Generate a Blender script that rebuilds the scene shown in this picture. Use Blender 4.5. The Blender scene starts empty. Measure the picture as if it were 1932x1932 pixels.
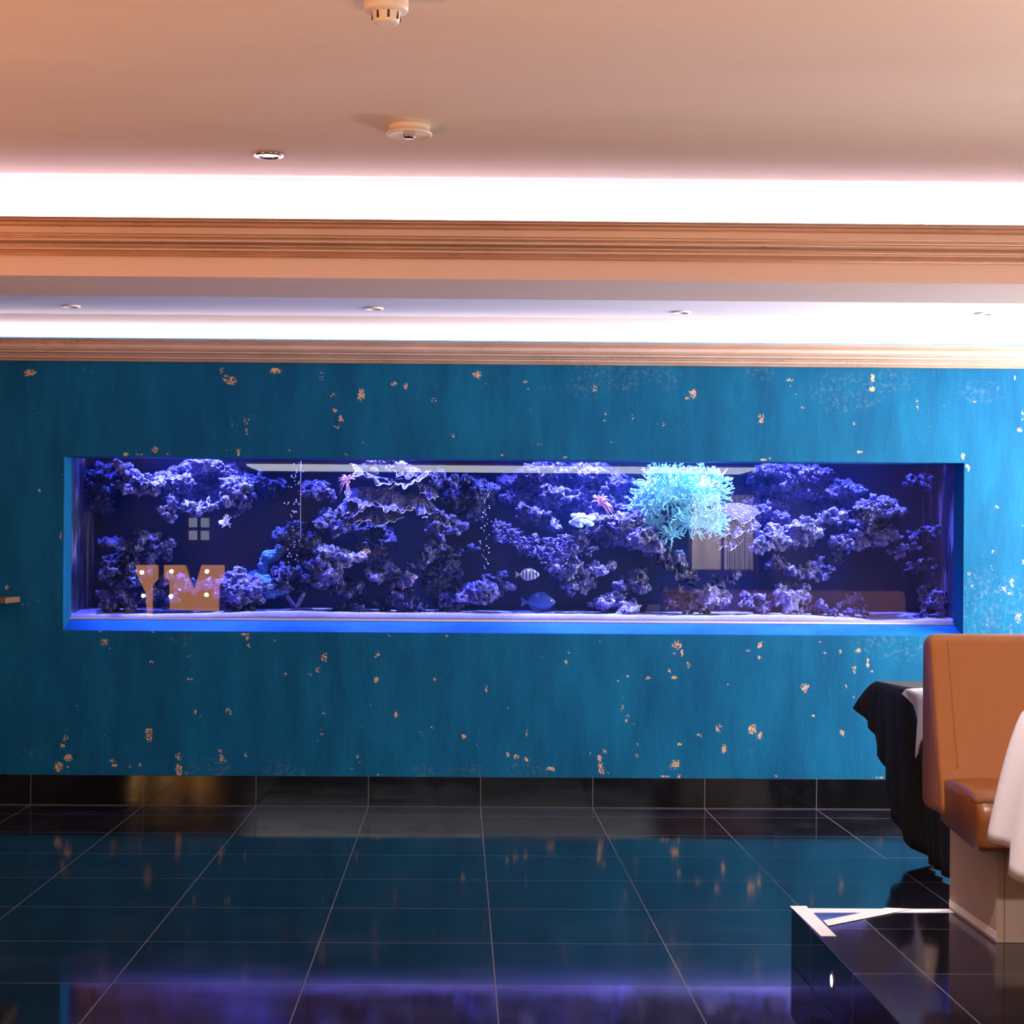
import bpy, bmesh, math, random
from mathutils import Vector, Matrix, noise
SC = bpy.context.scene
COL = SC.collection
PI = math.pi

# ------------------------------------------------------------------ camera
F_PX, PPX, PPY, CAM_Z = 3346.0, 902.0, 1048.0, 1.348
YAW, ROLL = math.radians(0.6), 0.0070
Fw = Vector((math.sin(YAW), math.cos(YAW), 0)); R0 = Vector((math.cos(YAW), -math.sin(YAW), 0)); U0 = Vector((0, 0, 1))
Rt = R0 * math.cos(ROLL) + U0 * math.sin(ROLL); Up = U0 * math.cos(ROLL) - R0 * math.sin(ROLL)
CAM = Vector((0, 0, CAM_Z))
cd = bpy.data.cameras.new('camera'); cam = bpy.data.objects.new('camera', cd); COL.objects.link(cam)
cd.sensor_width = 36.0; cd.sensor_fit = 'HORIZONTAL'; cd.lens = F_PX / 1932 * 36
cd.shift_x = (966 - PPX) / 1932; cd.shift_y = (PPY - 966) / 1932
cd.clip_start = 0.05; cd.clip_end = 100
cam.matrix_world = Matrix(((Rt.x, Up.x, -Fw.x, 0), (Rt.y, Up.y, -Fw.y, 0), (Rt.z, Up.z, -Fw.z, CAM_Z), (0, 0, 0, 1)))
SC.camera = cam

def P(px, py, Y):
    """the point at depth Y seen at pixel (px, py) of the photograph"""
    d = Fw + Rt * ((px - PPX) / F_PX) + Up * ((PPY - py) / F_PX)
    return CAM + d * (Y / d.y)

# ------------------------------------------------------------------ world, exposure, room lights
w = bpy.data.worlds.new('world'); SC.world = w; w.use_nodes = True
w.node_tree.nodes['Background'].inputs[0].default_value = (0.02, 0.02, 0.025, 1)
w.node_tree.nodes['Background'].inputs[1].default_value = 0.3
SC.view_settings.view_transform = 'Standard'; SC.view_settings.look = 'None'
SC.view_settings.exposure = 0.0; SC.view_settings.gamma = 1.0; SC.view_settings.use_curve_mapping = False
SC.cycles.use_denoising = True
SC.cycles.max_bounces = 8; SC.cycles.diffuse_bounces = 4; SC.cycles.glossy_bounces = 5
SC.cycles.transparent_max_bounces = 16; SC.cycles.volume_bounces = 1
SC.cycles.sample_clamp_indirect = 6.0

def light(name, kind, loc, energy, color, target=None, **kw):
    l = bpy.data.lights.new(name, kind); l.energy = energy; l.color = color
    for k, v in kw.items(): setattr(l, k, v)
    o = bpy.data.objects.new(name, l); COL.objects.link(o); o.location = loc
    if target is not None:
        o.rotation_euler = (Vector(target) - Vector(loc)).to_track_quat('-Z', 'Y').to_euler()
    return o

CEIL = 2.62
WALL_Y, GLASS_Y = 9.496, 9.68
XL, XR, YB = -5.4, 4.8, -8.2
# LED strips lying in the two ceiling coves
light('led_strip_beam', 'AREA', (-.3, 5.945, 2.478), 25, (0.72, 0.72, 1.0), (-.3, 6.0, 2.508), shape='RECTANGLE', size=10.0, size_y=0.03, spread=2.15)
light('led_strip_wall', 'AREA', (-.3, 9.435, 2.498), 18, (0.84, 0.80, 1.0), (-.3, 9.49, 2.51), shape='RECTANGLE', size=10.0, size_y=0.03, spread=1.7)
# daylight from the window of the right wall
light('daylight', 'AREA', (4.72, 8.5, 1.6), 470, (1.0, 0.95, 0.90), (0, 8.1, 1.65), shape='RECTANGLE', size=1.9, size_y=1.5)
# unseen warm fills, added low down and facing up to brighten the ceiling
for x, y, e, c in ((-3.5, 2.8, 150, (1.0, 0.36, 0.12)), (1.5, 0.8, 145, (1.0, 0.52, 0.29)), (-1.5, -2.5, 150, (1.0, 0.56, 0.33)), (4.1, 3.0, 100, (1.0, 0.76, 0.60))):
    light('warm_ceiling_fill', 'AREA', (x, y, 0.48), e, c, (x, y + 1e-4, 2.62), shape='DISK', size=0.8)
light('bench_fill_spot', 'SPOT', (0.95, 4.05, 2.60), 190, (1.0, 0.93, 0.92), (1.75, 5.0, 0.75), spot_size=1.25, spot_blend=0.9, shadow_soft_size=0.05)  # unseen spot added to brighten the bench front and white cloth
# aquarium lamps under the hood, plus two cyan spots added to tint corals: (px, power, colour, spot degrees)
TANK = [(190, 648, (0.076, 0.109, 1.0), 26), (375, 3375, (0.134, 0.151, 1.0), 30), (560, 918, (0.084, 0.118, 1.0), 26), (725, 2835, (0.151, 0.160, 1.0), 27),
        (890, 607, (0.084, 0.118, 1.0), 24), (1010, 2295, (0.126, 0.139, 1.0), 27), (1130, 3645, (0.147, 0.160, 1.0), 27), (1285, 820, (0.20, 0.86, 0.84), 13), (1098, 1300, (0.22, 0.84, 0.88), 2.6), (1290, 1755, (0.134, 0.160, 1.0), 28),
        (1420, 2700, (0.134, 0.151, 1.0), 27), (1560, 2430, (0.126, 0.143, 1.0), 27), (1680, 1417, (0.109, 0.134, 1.0), 24), (1775, 324, (0.076, 0.109, 1.0), 22)]
for px, e, c, deg in TANK:
    x = P(px, 900, 9.98).x
    light('aquarium_spot', 'SPOT', (x, 10.0, 3.05), e, c, (x, 9.92 if deg > 3 else 9.86, 1.0), spot_size=math.radians(deg * 1.35), spot_blend=1.0, shadow_soft_size=0.04)

# ------------------------------------------------------------------ helpers
def mesh(name, vs, fs, m=None, parent=None, smooth=False):
    me = bpy.data.meshes.new(name); me.from_pydata([tuple(v) for v in vs], [], fs); me.validate(); me.update()
    bm = bmesh.new(); bm.from_mesh(me); bmesh.ops.recalc_face_normals(bm, faces=bm.faces); bm.to_mesh(me); bm.free()
    o = bpy.data.objects.new(name, me); COL.objects.link(o)
    if m: me.materials.append(m)
    if smooth: me.polygons.foreach_set('use_smooth', [True] * len(me.polygons))
    if parent is not None: adopt(o, parent)
    return o

def adopt(o, p):
    o.parent = p; o.matrix_parent_inverse = p.matrix_basis.inverted()
    pp = p.parent
    if pp is not None: o.matrix_parent_inverse = (world(p)).inverted()

def world(o):
    m = o.matrix_basis.copy()
    return world(o.parent) @ o.matrix_parent_inverse @ m if o.parent else m

def tag(o, label, cat, group=None):
    o['label'] = label; o['category'] = cat
    if group: o['group'] = group
    return o

def struct(o): o['kind'] = 'structure'; return o

def thing(name, label, cat, loc=(0, 0, 0), group=None):
    o = bpy.data.objects.new(name, None); COL.objects.link(o); o.location = loc; o.empty_display_size = 0.05
    return tag(o, label, cat, group)

def dup(o, parent=None):
    c = o.copy(); COL.objects.link(c)
    if parent is not None: c.parent = parent
    for ch in [x for x in bpy.data.objects if x.parent == o]: dup(ch, c)
    return c

class MB:
    def __init__(s): s.v = []; s.f = []
    def add(s, vs, fs):
        n = len(s.v); s.v += [Vector(v) for v in vs]; s.f += [tuple(i + n for i in f) for f in fs]; return s
    def box(s, a, b):
        (x0, y0, z0), (x1, y1, z1) = a, b
        return s.add([(x0, y0, z0), (x1, y0, z0), (x1, y1, z0), (x0, y1, z0), (x0, y0, z1), (x1, y0, z1), (x1, y1, z1), (x0, y1, z1)],
                     [(0, 3, 2, 1), (4, 5, 6, 7), (0, 1, 5, 4), (1, 2, 6, 5), (2, 3, 7, 6), (3, 0, 4, 7)])
    def tube(s, pts, rad, seg=8):
        pts = [Vector(p) for p in pts]; n = len(pts); rads = rad if isinstance(rad, (list, tuple)) else [rad] * n
        vs = []; ref = Vector((0.31, 0.17, 0.93))
        for i, p in enumerate(pts):
            t = (pts[min(i + 1, n - 1)] - pts[max(i - 1, 0)]).normalized()
            a = t.cross(ref); a = a.normalized() if a.length > 1e-4 else Vector((1, 0, 0)); b = t.cross(a)
            for k in range(seg):
                an = 2 * PI * k / seg; vs.append(p + (a * math.cos(an) + b * math.sin(an)) * rads[i])
        fs = [(i * seg + k, i * seg + (k + 1) % seg, (i + 1) * seg + (k + 1) % seg, (i + 1) * seg + k) for i in range(n - 1) for k in range(seg)]
        fs += [tuple(range(seg)), tuple((n - 1) * seg + k for k in range(seg))]
        return s.add(vs, fs)
    def lathe(s, prof, c, seg=32):
        c = Vector(c); n = len(prof)
        vs = [c + Vector((r * math.cos(2 * PI * k / seg), r * math.sin(2 * PI * k / seg), z)) for r, z in prof for k in range(seg)]
        fs = [(i * seg + k, i * seg + (k + 1) % seg, (i + 1) * seg + (k + 1) % seg, (i + 1) * seg + k) for i in range(n - 1) for k in range(seg)]
        fs += [tuple(range(seg)), tuple((n - 1) * seg + k for k in range(seg))]
        return s.add(vs, fs)
    def grid(s, rows):
        nr, nc = len(rows), len(rows[0])
        return s.add([p for r in rows for p in r], [(i * nc + j, i * nc + j + 1, (i + 1) * nc + j + 1, (i + 1) * nc + j) for i in range(nr - 1) for j in range(nc - 1)])
    def ball(s, c, r, sub=1, scale=(1, 1, 1)):
        bm = bmesh.new(); bmesh.ops.create_icosphere(bm, subdivisions=sub, radius=r)
        c = Vector(c); bm.verts.ensure_lookup_table()
        s.add([c + Vector((v.co.x * scale[0], v.co.y * scale[1], v.co.z * scale[2])) for v in bm.verts], [tuple(v.index for v in f.verts) for f in bm.faces]); bm.free(); return s
    def make(s, name, m=None, parent=None, smooth=False, bevel=0, seg=2, solid=0, sub=0):
        o = mesh(name, s.v, s.f, m, parent, smooth)
        if solid: md = o.modifiers.new('solid', 'SOLIDIFY'); md.thickness = solid; md.offset = 0
        if sub: md = o.modifiers.new('sub', 'SUBSURF'); md.levels = md.render_levels = sub
        if bevel:
            md = o.modifiers.new('bevel', 'BEVEL'); md.width = bevel; md.segments = seg; md.limit_method = 'ANGLE'; md.harden_normals = seg > 1
            if seg > 1: o.data.polygons.foreach_set('use_smooth', [True] * len(o.data.polygons))
        return o

# ------------------------------------------------------------------ materials
class NT:
    def __init__(s, name):
        s.m = bpy.data.materials.new(name); s.m.use_nodes = True; s.t = s.m.node_tree; s.t.nodes.clear()
        s.out = s.n('ShaderNodeOutputMaterial')
    def n(s, t, **kw):
        nd = s.t.nodes.new(t)
        for k, v in kw.items(): setattr(nd, k, v)
        return nd
    def set(s, nd, key, v):
        i = nd.inputs[key]
        if isinstance(v, bpy.types.NodeSocket): s.t.links.new(v, i)
        elif isinstance(v, (tuple, list)) and len(v) == 3 and i.type == 'RGBA': i.default_value = (*v, 1)
        else: i.default_value = v
    def math(s, op, a, b=None, c=None, clamp=False):
        nd = s.n('ShaderNodeMath', operation=op); nd.use_clamp = clamp
        for i, v in enumerate((a, b, c)):
            if v is not None: s.set(nd, i, v)
        return nd.outputs[0]
    def mix(s, f, a, b, blend='MIX'):
        nd = s.n('ShaderNodeMix', data_type='RGBA', blend_type=blend)
        s.set(nd, 0, f); s.set(nd, 6, a); s.set(nd, 7, b); return nd.outputs[2]
    def pos(s): return s.n('ShaderNodeNewGeometry').outputs['Position']
    def obj(s): return s.n('ShaderNodeTexCoord').outputs['Object']
    def xyz(s, v):
        nd = s.n('ShaderNodeSeparateXYZ'); s.set(nd, 0, v); return nd.outputs
    def noise(s, vec, scale, detail=4, rough=0.5, stretch=None):
        if stretch:
            mp = s.n('ShaderNodeMapping'); s.set(mp, 'Vector', vec); mp.inputs['Scale'].default_value = stretch; vec = mp.outputs[0]
        nd = s.n('ShaderNodeTexNoise'); s.set(nd, 'Vector', vec); s.set(nd, 'Scale', scale); s.set(nd, 'Detail', detail); s.set(nd, 'Roughness', rough)
        return nd.outputs[0]
    def ramp(s, v, a, b, lo=0.0, hi=1.0):
        nd = s.n('ShaderNodeMapRange'); nd.clamp = True
        for k, x in zip(range(5), (v, a, b, lo, hi)): s.set(nd, k, x)
        return nd.outputs[0]
    def bump(s, h, strength=0.3, dist=0.01):
        nd = s.n('ShaderNodeBump'); s.set(nd, 'Height', h); s.set(nd, 'Strength', strength); s.set(nd, 'Distance', dist); return nd.outputs[0]
    def pbr(s, color, rough=0.5, metal=0.0, normal=None, **kw):
        b = s.n('ShaderNodeBsdfPrincipled'); s.set(b, 'Base Color', color); s.set(b, 'Roughness', rough); s.set(b, 'Metallic', metal)
        if normal is not None: s.set(b, 'Normal', normal)
        for k, v in kw.items(): s.set(b, k, v)
        s.t.links.new(b.outputs[0], s.out.inputs[0]); return s.m

def plain(name, c, rough=0.5, metal=0.0, var=0.12, scale=12, bump=0.0, bscale=60, **kw):
    t = NT(name); p = t.obj(); f = t.noise(p, scale, 4)
    col = t.mix(f, tuple(x * (1 - var) for x in c), tuple(min(1, x * (1 + var)) for x in c))
    nm = t.bump(t.noise(p, bscale, 4), bump, 0.004) if bump else None
    return t.pbr(col, rough, metal, nm, **kw)

def glow(name, c, strength):
    t = NT(name); e = t.n('ShaderNodeEmission'); t.set(e, 0, c); t.set(e, 1, strength); t.t.links.new(e.outputs[0], t.out.inputs[0]); return t.m

def grid_line(t, c, off, width, pitch=0.6):
    f = t.math('FRACT', t.math('ADD', t.math('DIVIDE', t.math('SUBTRACT', c, off), pitch), 100.5))
    return t.math('LESS_THAN', t.math('MULTIPLY', t.math('ABSOLUTE', t.math('SUBTRACT', f, 0.5)), pitch), width / 2)

TX, TY = 0.122, 5.565
def tile_material(name, lines, base=(0.006, 0.006, 0.010), r0=0.055):
    t = NT(name); x, y, z = t.xyz(t.pos())
    g = None
    cs = {'x': (x, TX), 'y': (y, TY), 'px': (x, 1.314)}
    cell = t.n('ShaderNodeCombineXYZ')
    for i, k in enumerate(lines):
        c, off = cs[k]; l = grid_line(t, c, off, 0.0042)
        g = l if g is None else t.math('MAXIMUM', g, l)
        t.set(cell, i, t.math('FLOOR', t.math('DIVIDE', t.math('SUBTRACT', c, off), 0.6)))
    if r0 < .05: g = t.math('MAXIMUM', g, t.math('LESS_THAN', z, 0.0045))
    wn = t.n('ShaderNodeTexWhiteNoise'); t.set(wn, 0, cell.outputs[0]); r = wn.outputs[0]
    p = t.pos(); dust = t.ramp(t.noise(p, 3.0, 6, 0.65), 0.48, 0.72); speck = t.ramp(t.noise(p, 90, 2), 0.74, 0.78)
    col = t.mix(dust, base, tuple(b * 2.2 + 0.003 for b in base)); col = t.mix(t.math('MULTIPLY', speck, 0.4), col, (0.10, 0.09, 0.11))
    col = t.mix(t.math('MULTIPLY', g, 0.85), col, (0.13, 0.11, 0.14))
    ro = t.math('ADD', t.math('ADD', r0, t.math('MULTIPLY', r, 0.05)), t.math('ADD', t.math('MULTIPLY', dust, 0.05), t.math('MULTIPLY', g, 0.5)))
    bp = None if 'px' in lines else t.bump(t.math('ADD', t.noise(p, 1.6, 2), t.math('MULTIPLY', t.noise(p, 30, 3), 0.03)), 0.010, 0.01)
    return t.pbr(col, ro, 0, bp, **{'IOR': 1.46})

def wall_material():
    t = NT('teal wall paint'); p = t.pos()
    at = t.n('ShaderNodeAttribute', attribute_name='wear').outputs['Fac']
    at2 = t.n('ShaderNodeAttribute', attribute_name='scuff').outputs['Fac']
    br = t.noise(p, 3.0, 6, 0.6, (2.2, 2.2, 0.55)); fine = t.noise(p, 22, 5, 0.65, (1.6, 1.6, 0.35)); big = t.noise(p, 0.9, 3)
    col = t.mix(t.ramp(br, 0.3, 0.72), (0.001, 0.074, 0.178), (0.003, 0.132, 0.284))
    col = t.mix(t.ramp(fine, 0.55, 0.8, 0, 0.35), col, (0.008, 0.165, 0.32))
    col = t.mix(t.ramp(big, 0.35, 0.7, 0, 0.35), col, (0.001, 0.080, 0.215))
    # pale scuffs of thin paint
    sc = t.math('MULTIPLY', t.ramp(t.noise(p, 38, 6, 0.75), 0.50, 0.66), t.ramp(t.math('ADD', at2, t.ramp(t.noise(p, 2.3, 3), 0.66, 0.76, 0, 0.6)), 0.1, 0.7))
    col = t.mix(t.math('MULTIPLY', sc, 0.30), col, (0.17, 0.27, 0.36))
    n1 = t.noise(p, 95, 4, 0.7); n2 = t.noise(p, 40, 2, 0.5)
    v = t.math('ADD', t.math('MULTIPLY', n1, 0.72), t.math('MULTIPLY', n2, 0.28))
    th = t.math('SUBTRACT', 0.88, t.math('MULTIPLY', at, 0.42))
    fl = t.ramp(t.math('SUBTRACT', v, th), 0.0, 0.025)
    strong = t.ramp(at, 0.42, 0.66)
    gold = t.mix(strong, (0.34, 0.20, 0.20), (0.74, 0.44, 0.25))
    fa = t.math('MULTIPLY', fl, t.math('ADD', 0.45, t.math('MULTIPLY', strong, 0.55)))
    col = t.mix(fa, col, gold)
    h = t.math('ADD', t.math('MULTIPLY', fine, 0.6), t.math('SUBTRACT', t.math('MULTIPLY', t.noise(p, 70, 4), 0.5), t.math('MULTIPLY', fl, 0.5)))
    return t.pbr(col, t.math('SUBTRACT', 0.62, t.math('MULTIPLY', fa, 0.2)), t.math('MULTIPLY', fa, 0.25), t.bump(h, 0.25, 0.006), **{'Specular IOR Level': 0.13})

def plaster(name, c, var=0.05):
    t = NT(name); p = t.pos(); f = t.noise(p, 1.3, 5, 0.6, (0.5, 1.6, 1.0)); g = t.noise(p, 60, 4)
    col = t.mix(t.ramp(f, 0.3, 0.7), tuple(x * (1 - var) for x in c), tuple(min(1, x * (1 + var)) for x in c))
    return t.pbr(col, 0.62, 0, t.bump(t.math('ADD', g, t.math('MULTIPLY', f, 2)), 0.06, 0.004))

def rock_material(name, a, b, c):
    t = NT(name); p = t.pos(); n1 = t.noise(p, 9, 6, 0.65); n2 = t.noise(p, 48, 5, 0.7)
    vo = t.n('ShaderNodeTexVoronoi', feature='DISTANCE_TO_EDGE'); t.set(vo, 'Vector', p); t.set(vo, 'Scale', 46.0)
    col = t.mix(t.ramp(n1, 0.36, 0.62), a, b); col = t.mix(t.ramp(n2, 0.54, 0.64), col, c)
    h = t.math('ADD', t.math('MULTIPLY', n2, 1.0), t.math('MULTIPLY', vo.outputs[0], 1.6))
    return t.pbr(col, 0.85, 0, t.bump(h, 1.0, 0.03))

M = {}
M['wall'] = wall_material()
M['ceiling'] = plaster('cream ceiling paint', (0.77, 0.665, 0.59))
M['far_ceiling'] = plaster('white ceiling paint', (0.62, 0.58, 0.61), 0.08)
M['beam'] = plaster('blush beam paint', (0.84, 0.69, 0.66))
M['cove'] = plaster('white cove paint', (0.85, 0.82, 0.85))
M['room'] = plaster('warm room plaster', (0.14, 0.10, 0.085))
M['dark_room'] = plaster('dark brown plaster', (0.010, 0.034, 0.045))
M['floor'] = tile_material('black floor tiles', ('x', 'y'))
M['skirt'] = tile_material('black skirting tiles', ('x',), (0.004, 0.004, 0.006), .035)
M['platform'] = tile_material('black platform tiles', ('px', 'y'))
t = NT('copper gilt'); f = t.noise(t.pos(), 14, 4, 0.6, (0.3, 1, 1))
M['gilt'] = t.pbr(t.mix(f, (0.72, 0.51, 0.40), (0.87, 0.68, 0.58)), t.ramp(f, 0.3, 0.7, 0.26, 0.40), 0.75, t.bump(t.noise(t.pos(), 90, 3), 0.05, 0.003))
t = NT('orange weave'); x, y, z = t.xyz(t.pos())
wv = t.math('MULTIPLY', t.math('SINE', t.math('MULTIPLY', t.math('ADD', x, t.math('ADD', z, y)), 1700)), t.math('SINE', t.math('MULTIPLY', t.math('SUBTRACT', x, t.math('ADD', z, y)), 1700)))
f = t.noise(t.pos(), 4, 3)
M['weave'] = t.pbr(t.mix(t.ramp(wv, -0.5, 0.8), t.mix(f, (0.27, 0.085, 0.016), (0.32, 0.105, 0.022)), (0.44, 0.16, 0.038)), 0.42, 0, t.bump(wv, 0.35, 0.002))
t = NT('brown leather'); f = t.noise(t.pos(), 160, 3)
M['leather'] = t.pbr(t.mix(t.noise(t.pos(), 6, 3), (0.20, 0.062, 0.016), (0.27, 0.088, 0.024)), 0.33, 0, t.bump(f, 0.18, 0.002))
M['laminate'] = plain('beige laminate', (0.46, 0.34, 0.27), 0.5, var=0.1, scale=3)
M['black_cloth'] = plain('black cloth', (0.010, 0.010, 0.014), 0.8, bump=0.15, bscale=200)
M['white_cloth'] = plain('white cloth', (0.88, 0.85, 0.90), 0.8, var=0.03, bump=0.1, bscale=200)
M['tape'] = plain('white tape', (0.80, 0.75, 0.75), 0.5, var=0.04, bump=0.1)
M['plastic'] = plain('ivory plastic', (0.80, 0.74, 0.68), 0.35, var=0.03)
M['dark'] = plain('dark slot', (0.03, 0.03, 0.03), 0.6)
M['steel'] = plain('polished steel', (0.62, 0.62, 0.64), 0.18, 1.0)
M['wood'] = plain('brown wood', (0.20, 0.10, 0.055), 0.5, var=0.3, scale=8)
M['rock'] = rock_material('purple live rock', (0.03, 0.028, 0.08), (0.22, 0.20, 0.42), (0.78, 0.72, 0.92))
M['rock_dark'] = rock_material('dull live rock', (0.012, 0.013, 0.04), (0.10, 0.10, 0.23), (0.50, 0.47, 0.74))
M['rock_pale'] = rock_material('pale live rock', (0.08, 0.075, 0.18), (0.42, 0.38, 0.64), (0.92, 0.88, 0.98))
M['plate'] = rock_material('purple plate coral', (0.08, 0.07, 0.18), (0.20, 0.17, 0.36), (0.46, 0.40, 0.62))
M['rim'] = plain('pale coral rim', (0.92, 0.88, 0.96), 0.7, var=0.04)
M['green'] = plain('pale green coral', (0.42, 0.96, 0.92), 0.7, var=0.12, scale=30)
M['white_coral'] = plain('white coral', (0.75, 1.0, 0.97), 0.6, var=0.03)
M['pink'] = plain('pink tentacle', (0.95, 0.50, 0.55), 0.6, var=0.2, scale=60)
M['blue_coral'] = rock_material('blue leather coral', (0.06, 0.16, 0.40), (0.10, 0.30, 0.60), (0.25, 0.50, 0.75))
M['sand'] = plain('pale sand', (0.30, 0.27, 0.34), 0.9, var=0.25, scale=160, bump=0.8, bscale=260)
M['panel'] = plain('dark aquarium panel', (0.004, 0.010, 0.022), 0.5, var=0.5, scale=4)
t = NT('algae stained side panel'); f = t.noise(t.pos(), 7, 5, 0.6, (1, 1, .35))
M['side'] = t.pbr(t.mix(t.ramp(f, .5, .66), (0.05, 0.05, 0.07), (0.45, 0.38, 0.50)), .35)
M['seal'] = plain('tan seal strip', (0.62, 0.50, 0.44), 0.5, var=0.08)

def stripes_material():
    t = NT('striped fish skin'); x, y, z = t.xyz(t.n('ShaderNodeTexCoord').outputs['Generated'])
    s = t.math('SINE', t.math('MULTIPLY', x, 38.0))
    return t.pbr(t.mix(t.ramp(s, 0.35, 0.6), (0.42, 0.43, 0.36), (0.012, 0.012, 0.02)), 0.4)
M['striped'] = stripes_material()
M['blue_fish'] = plain('blue fish skin', (0.01, 0.04, 0.12), 0.4, var=0.3, scale=20)

def pane_material():
    t = NT('clear pane'); lw = t.n('ShaderNodeLayerWeight'); t.set(lw, 0, 0.5); fr = t.math('ADD', 0.034, t.math('MULTIPLY', t.math('POWER', lw.outputs['Facing'], 5.0), 0.55))
    tr = t.n('ShaderNodeBsdfTransparent'); t.set(tr, 0, (0.94, 0.97, 1.0)); gl = t.n('ShaderNodeBsdfGlossy'); t.set(gl, 1, 0.0)
    mx = t.n('ShaderNodeMixShader'); t.set(mx, 0, fr); t.t.links.new(tr.outputs[0], mx.inputs[1]); t.t.links.new(gl.outputs[0], mx.inputs[2])
    t.t.links.new(mx.outputs[0], t.out.inputs[0]); return t.m
M['glass'] = pane_material()
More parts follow.
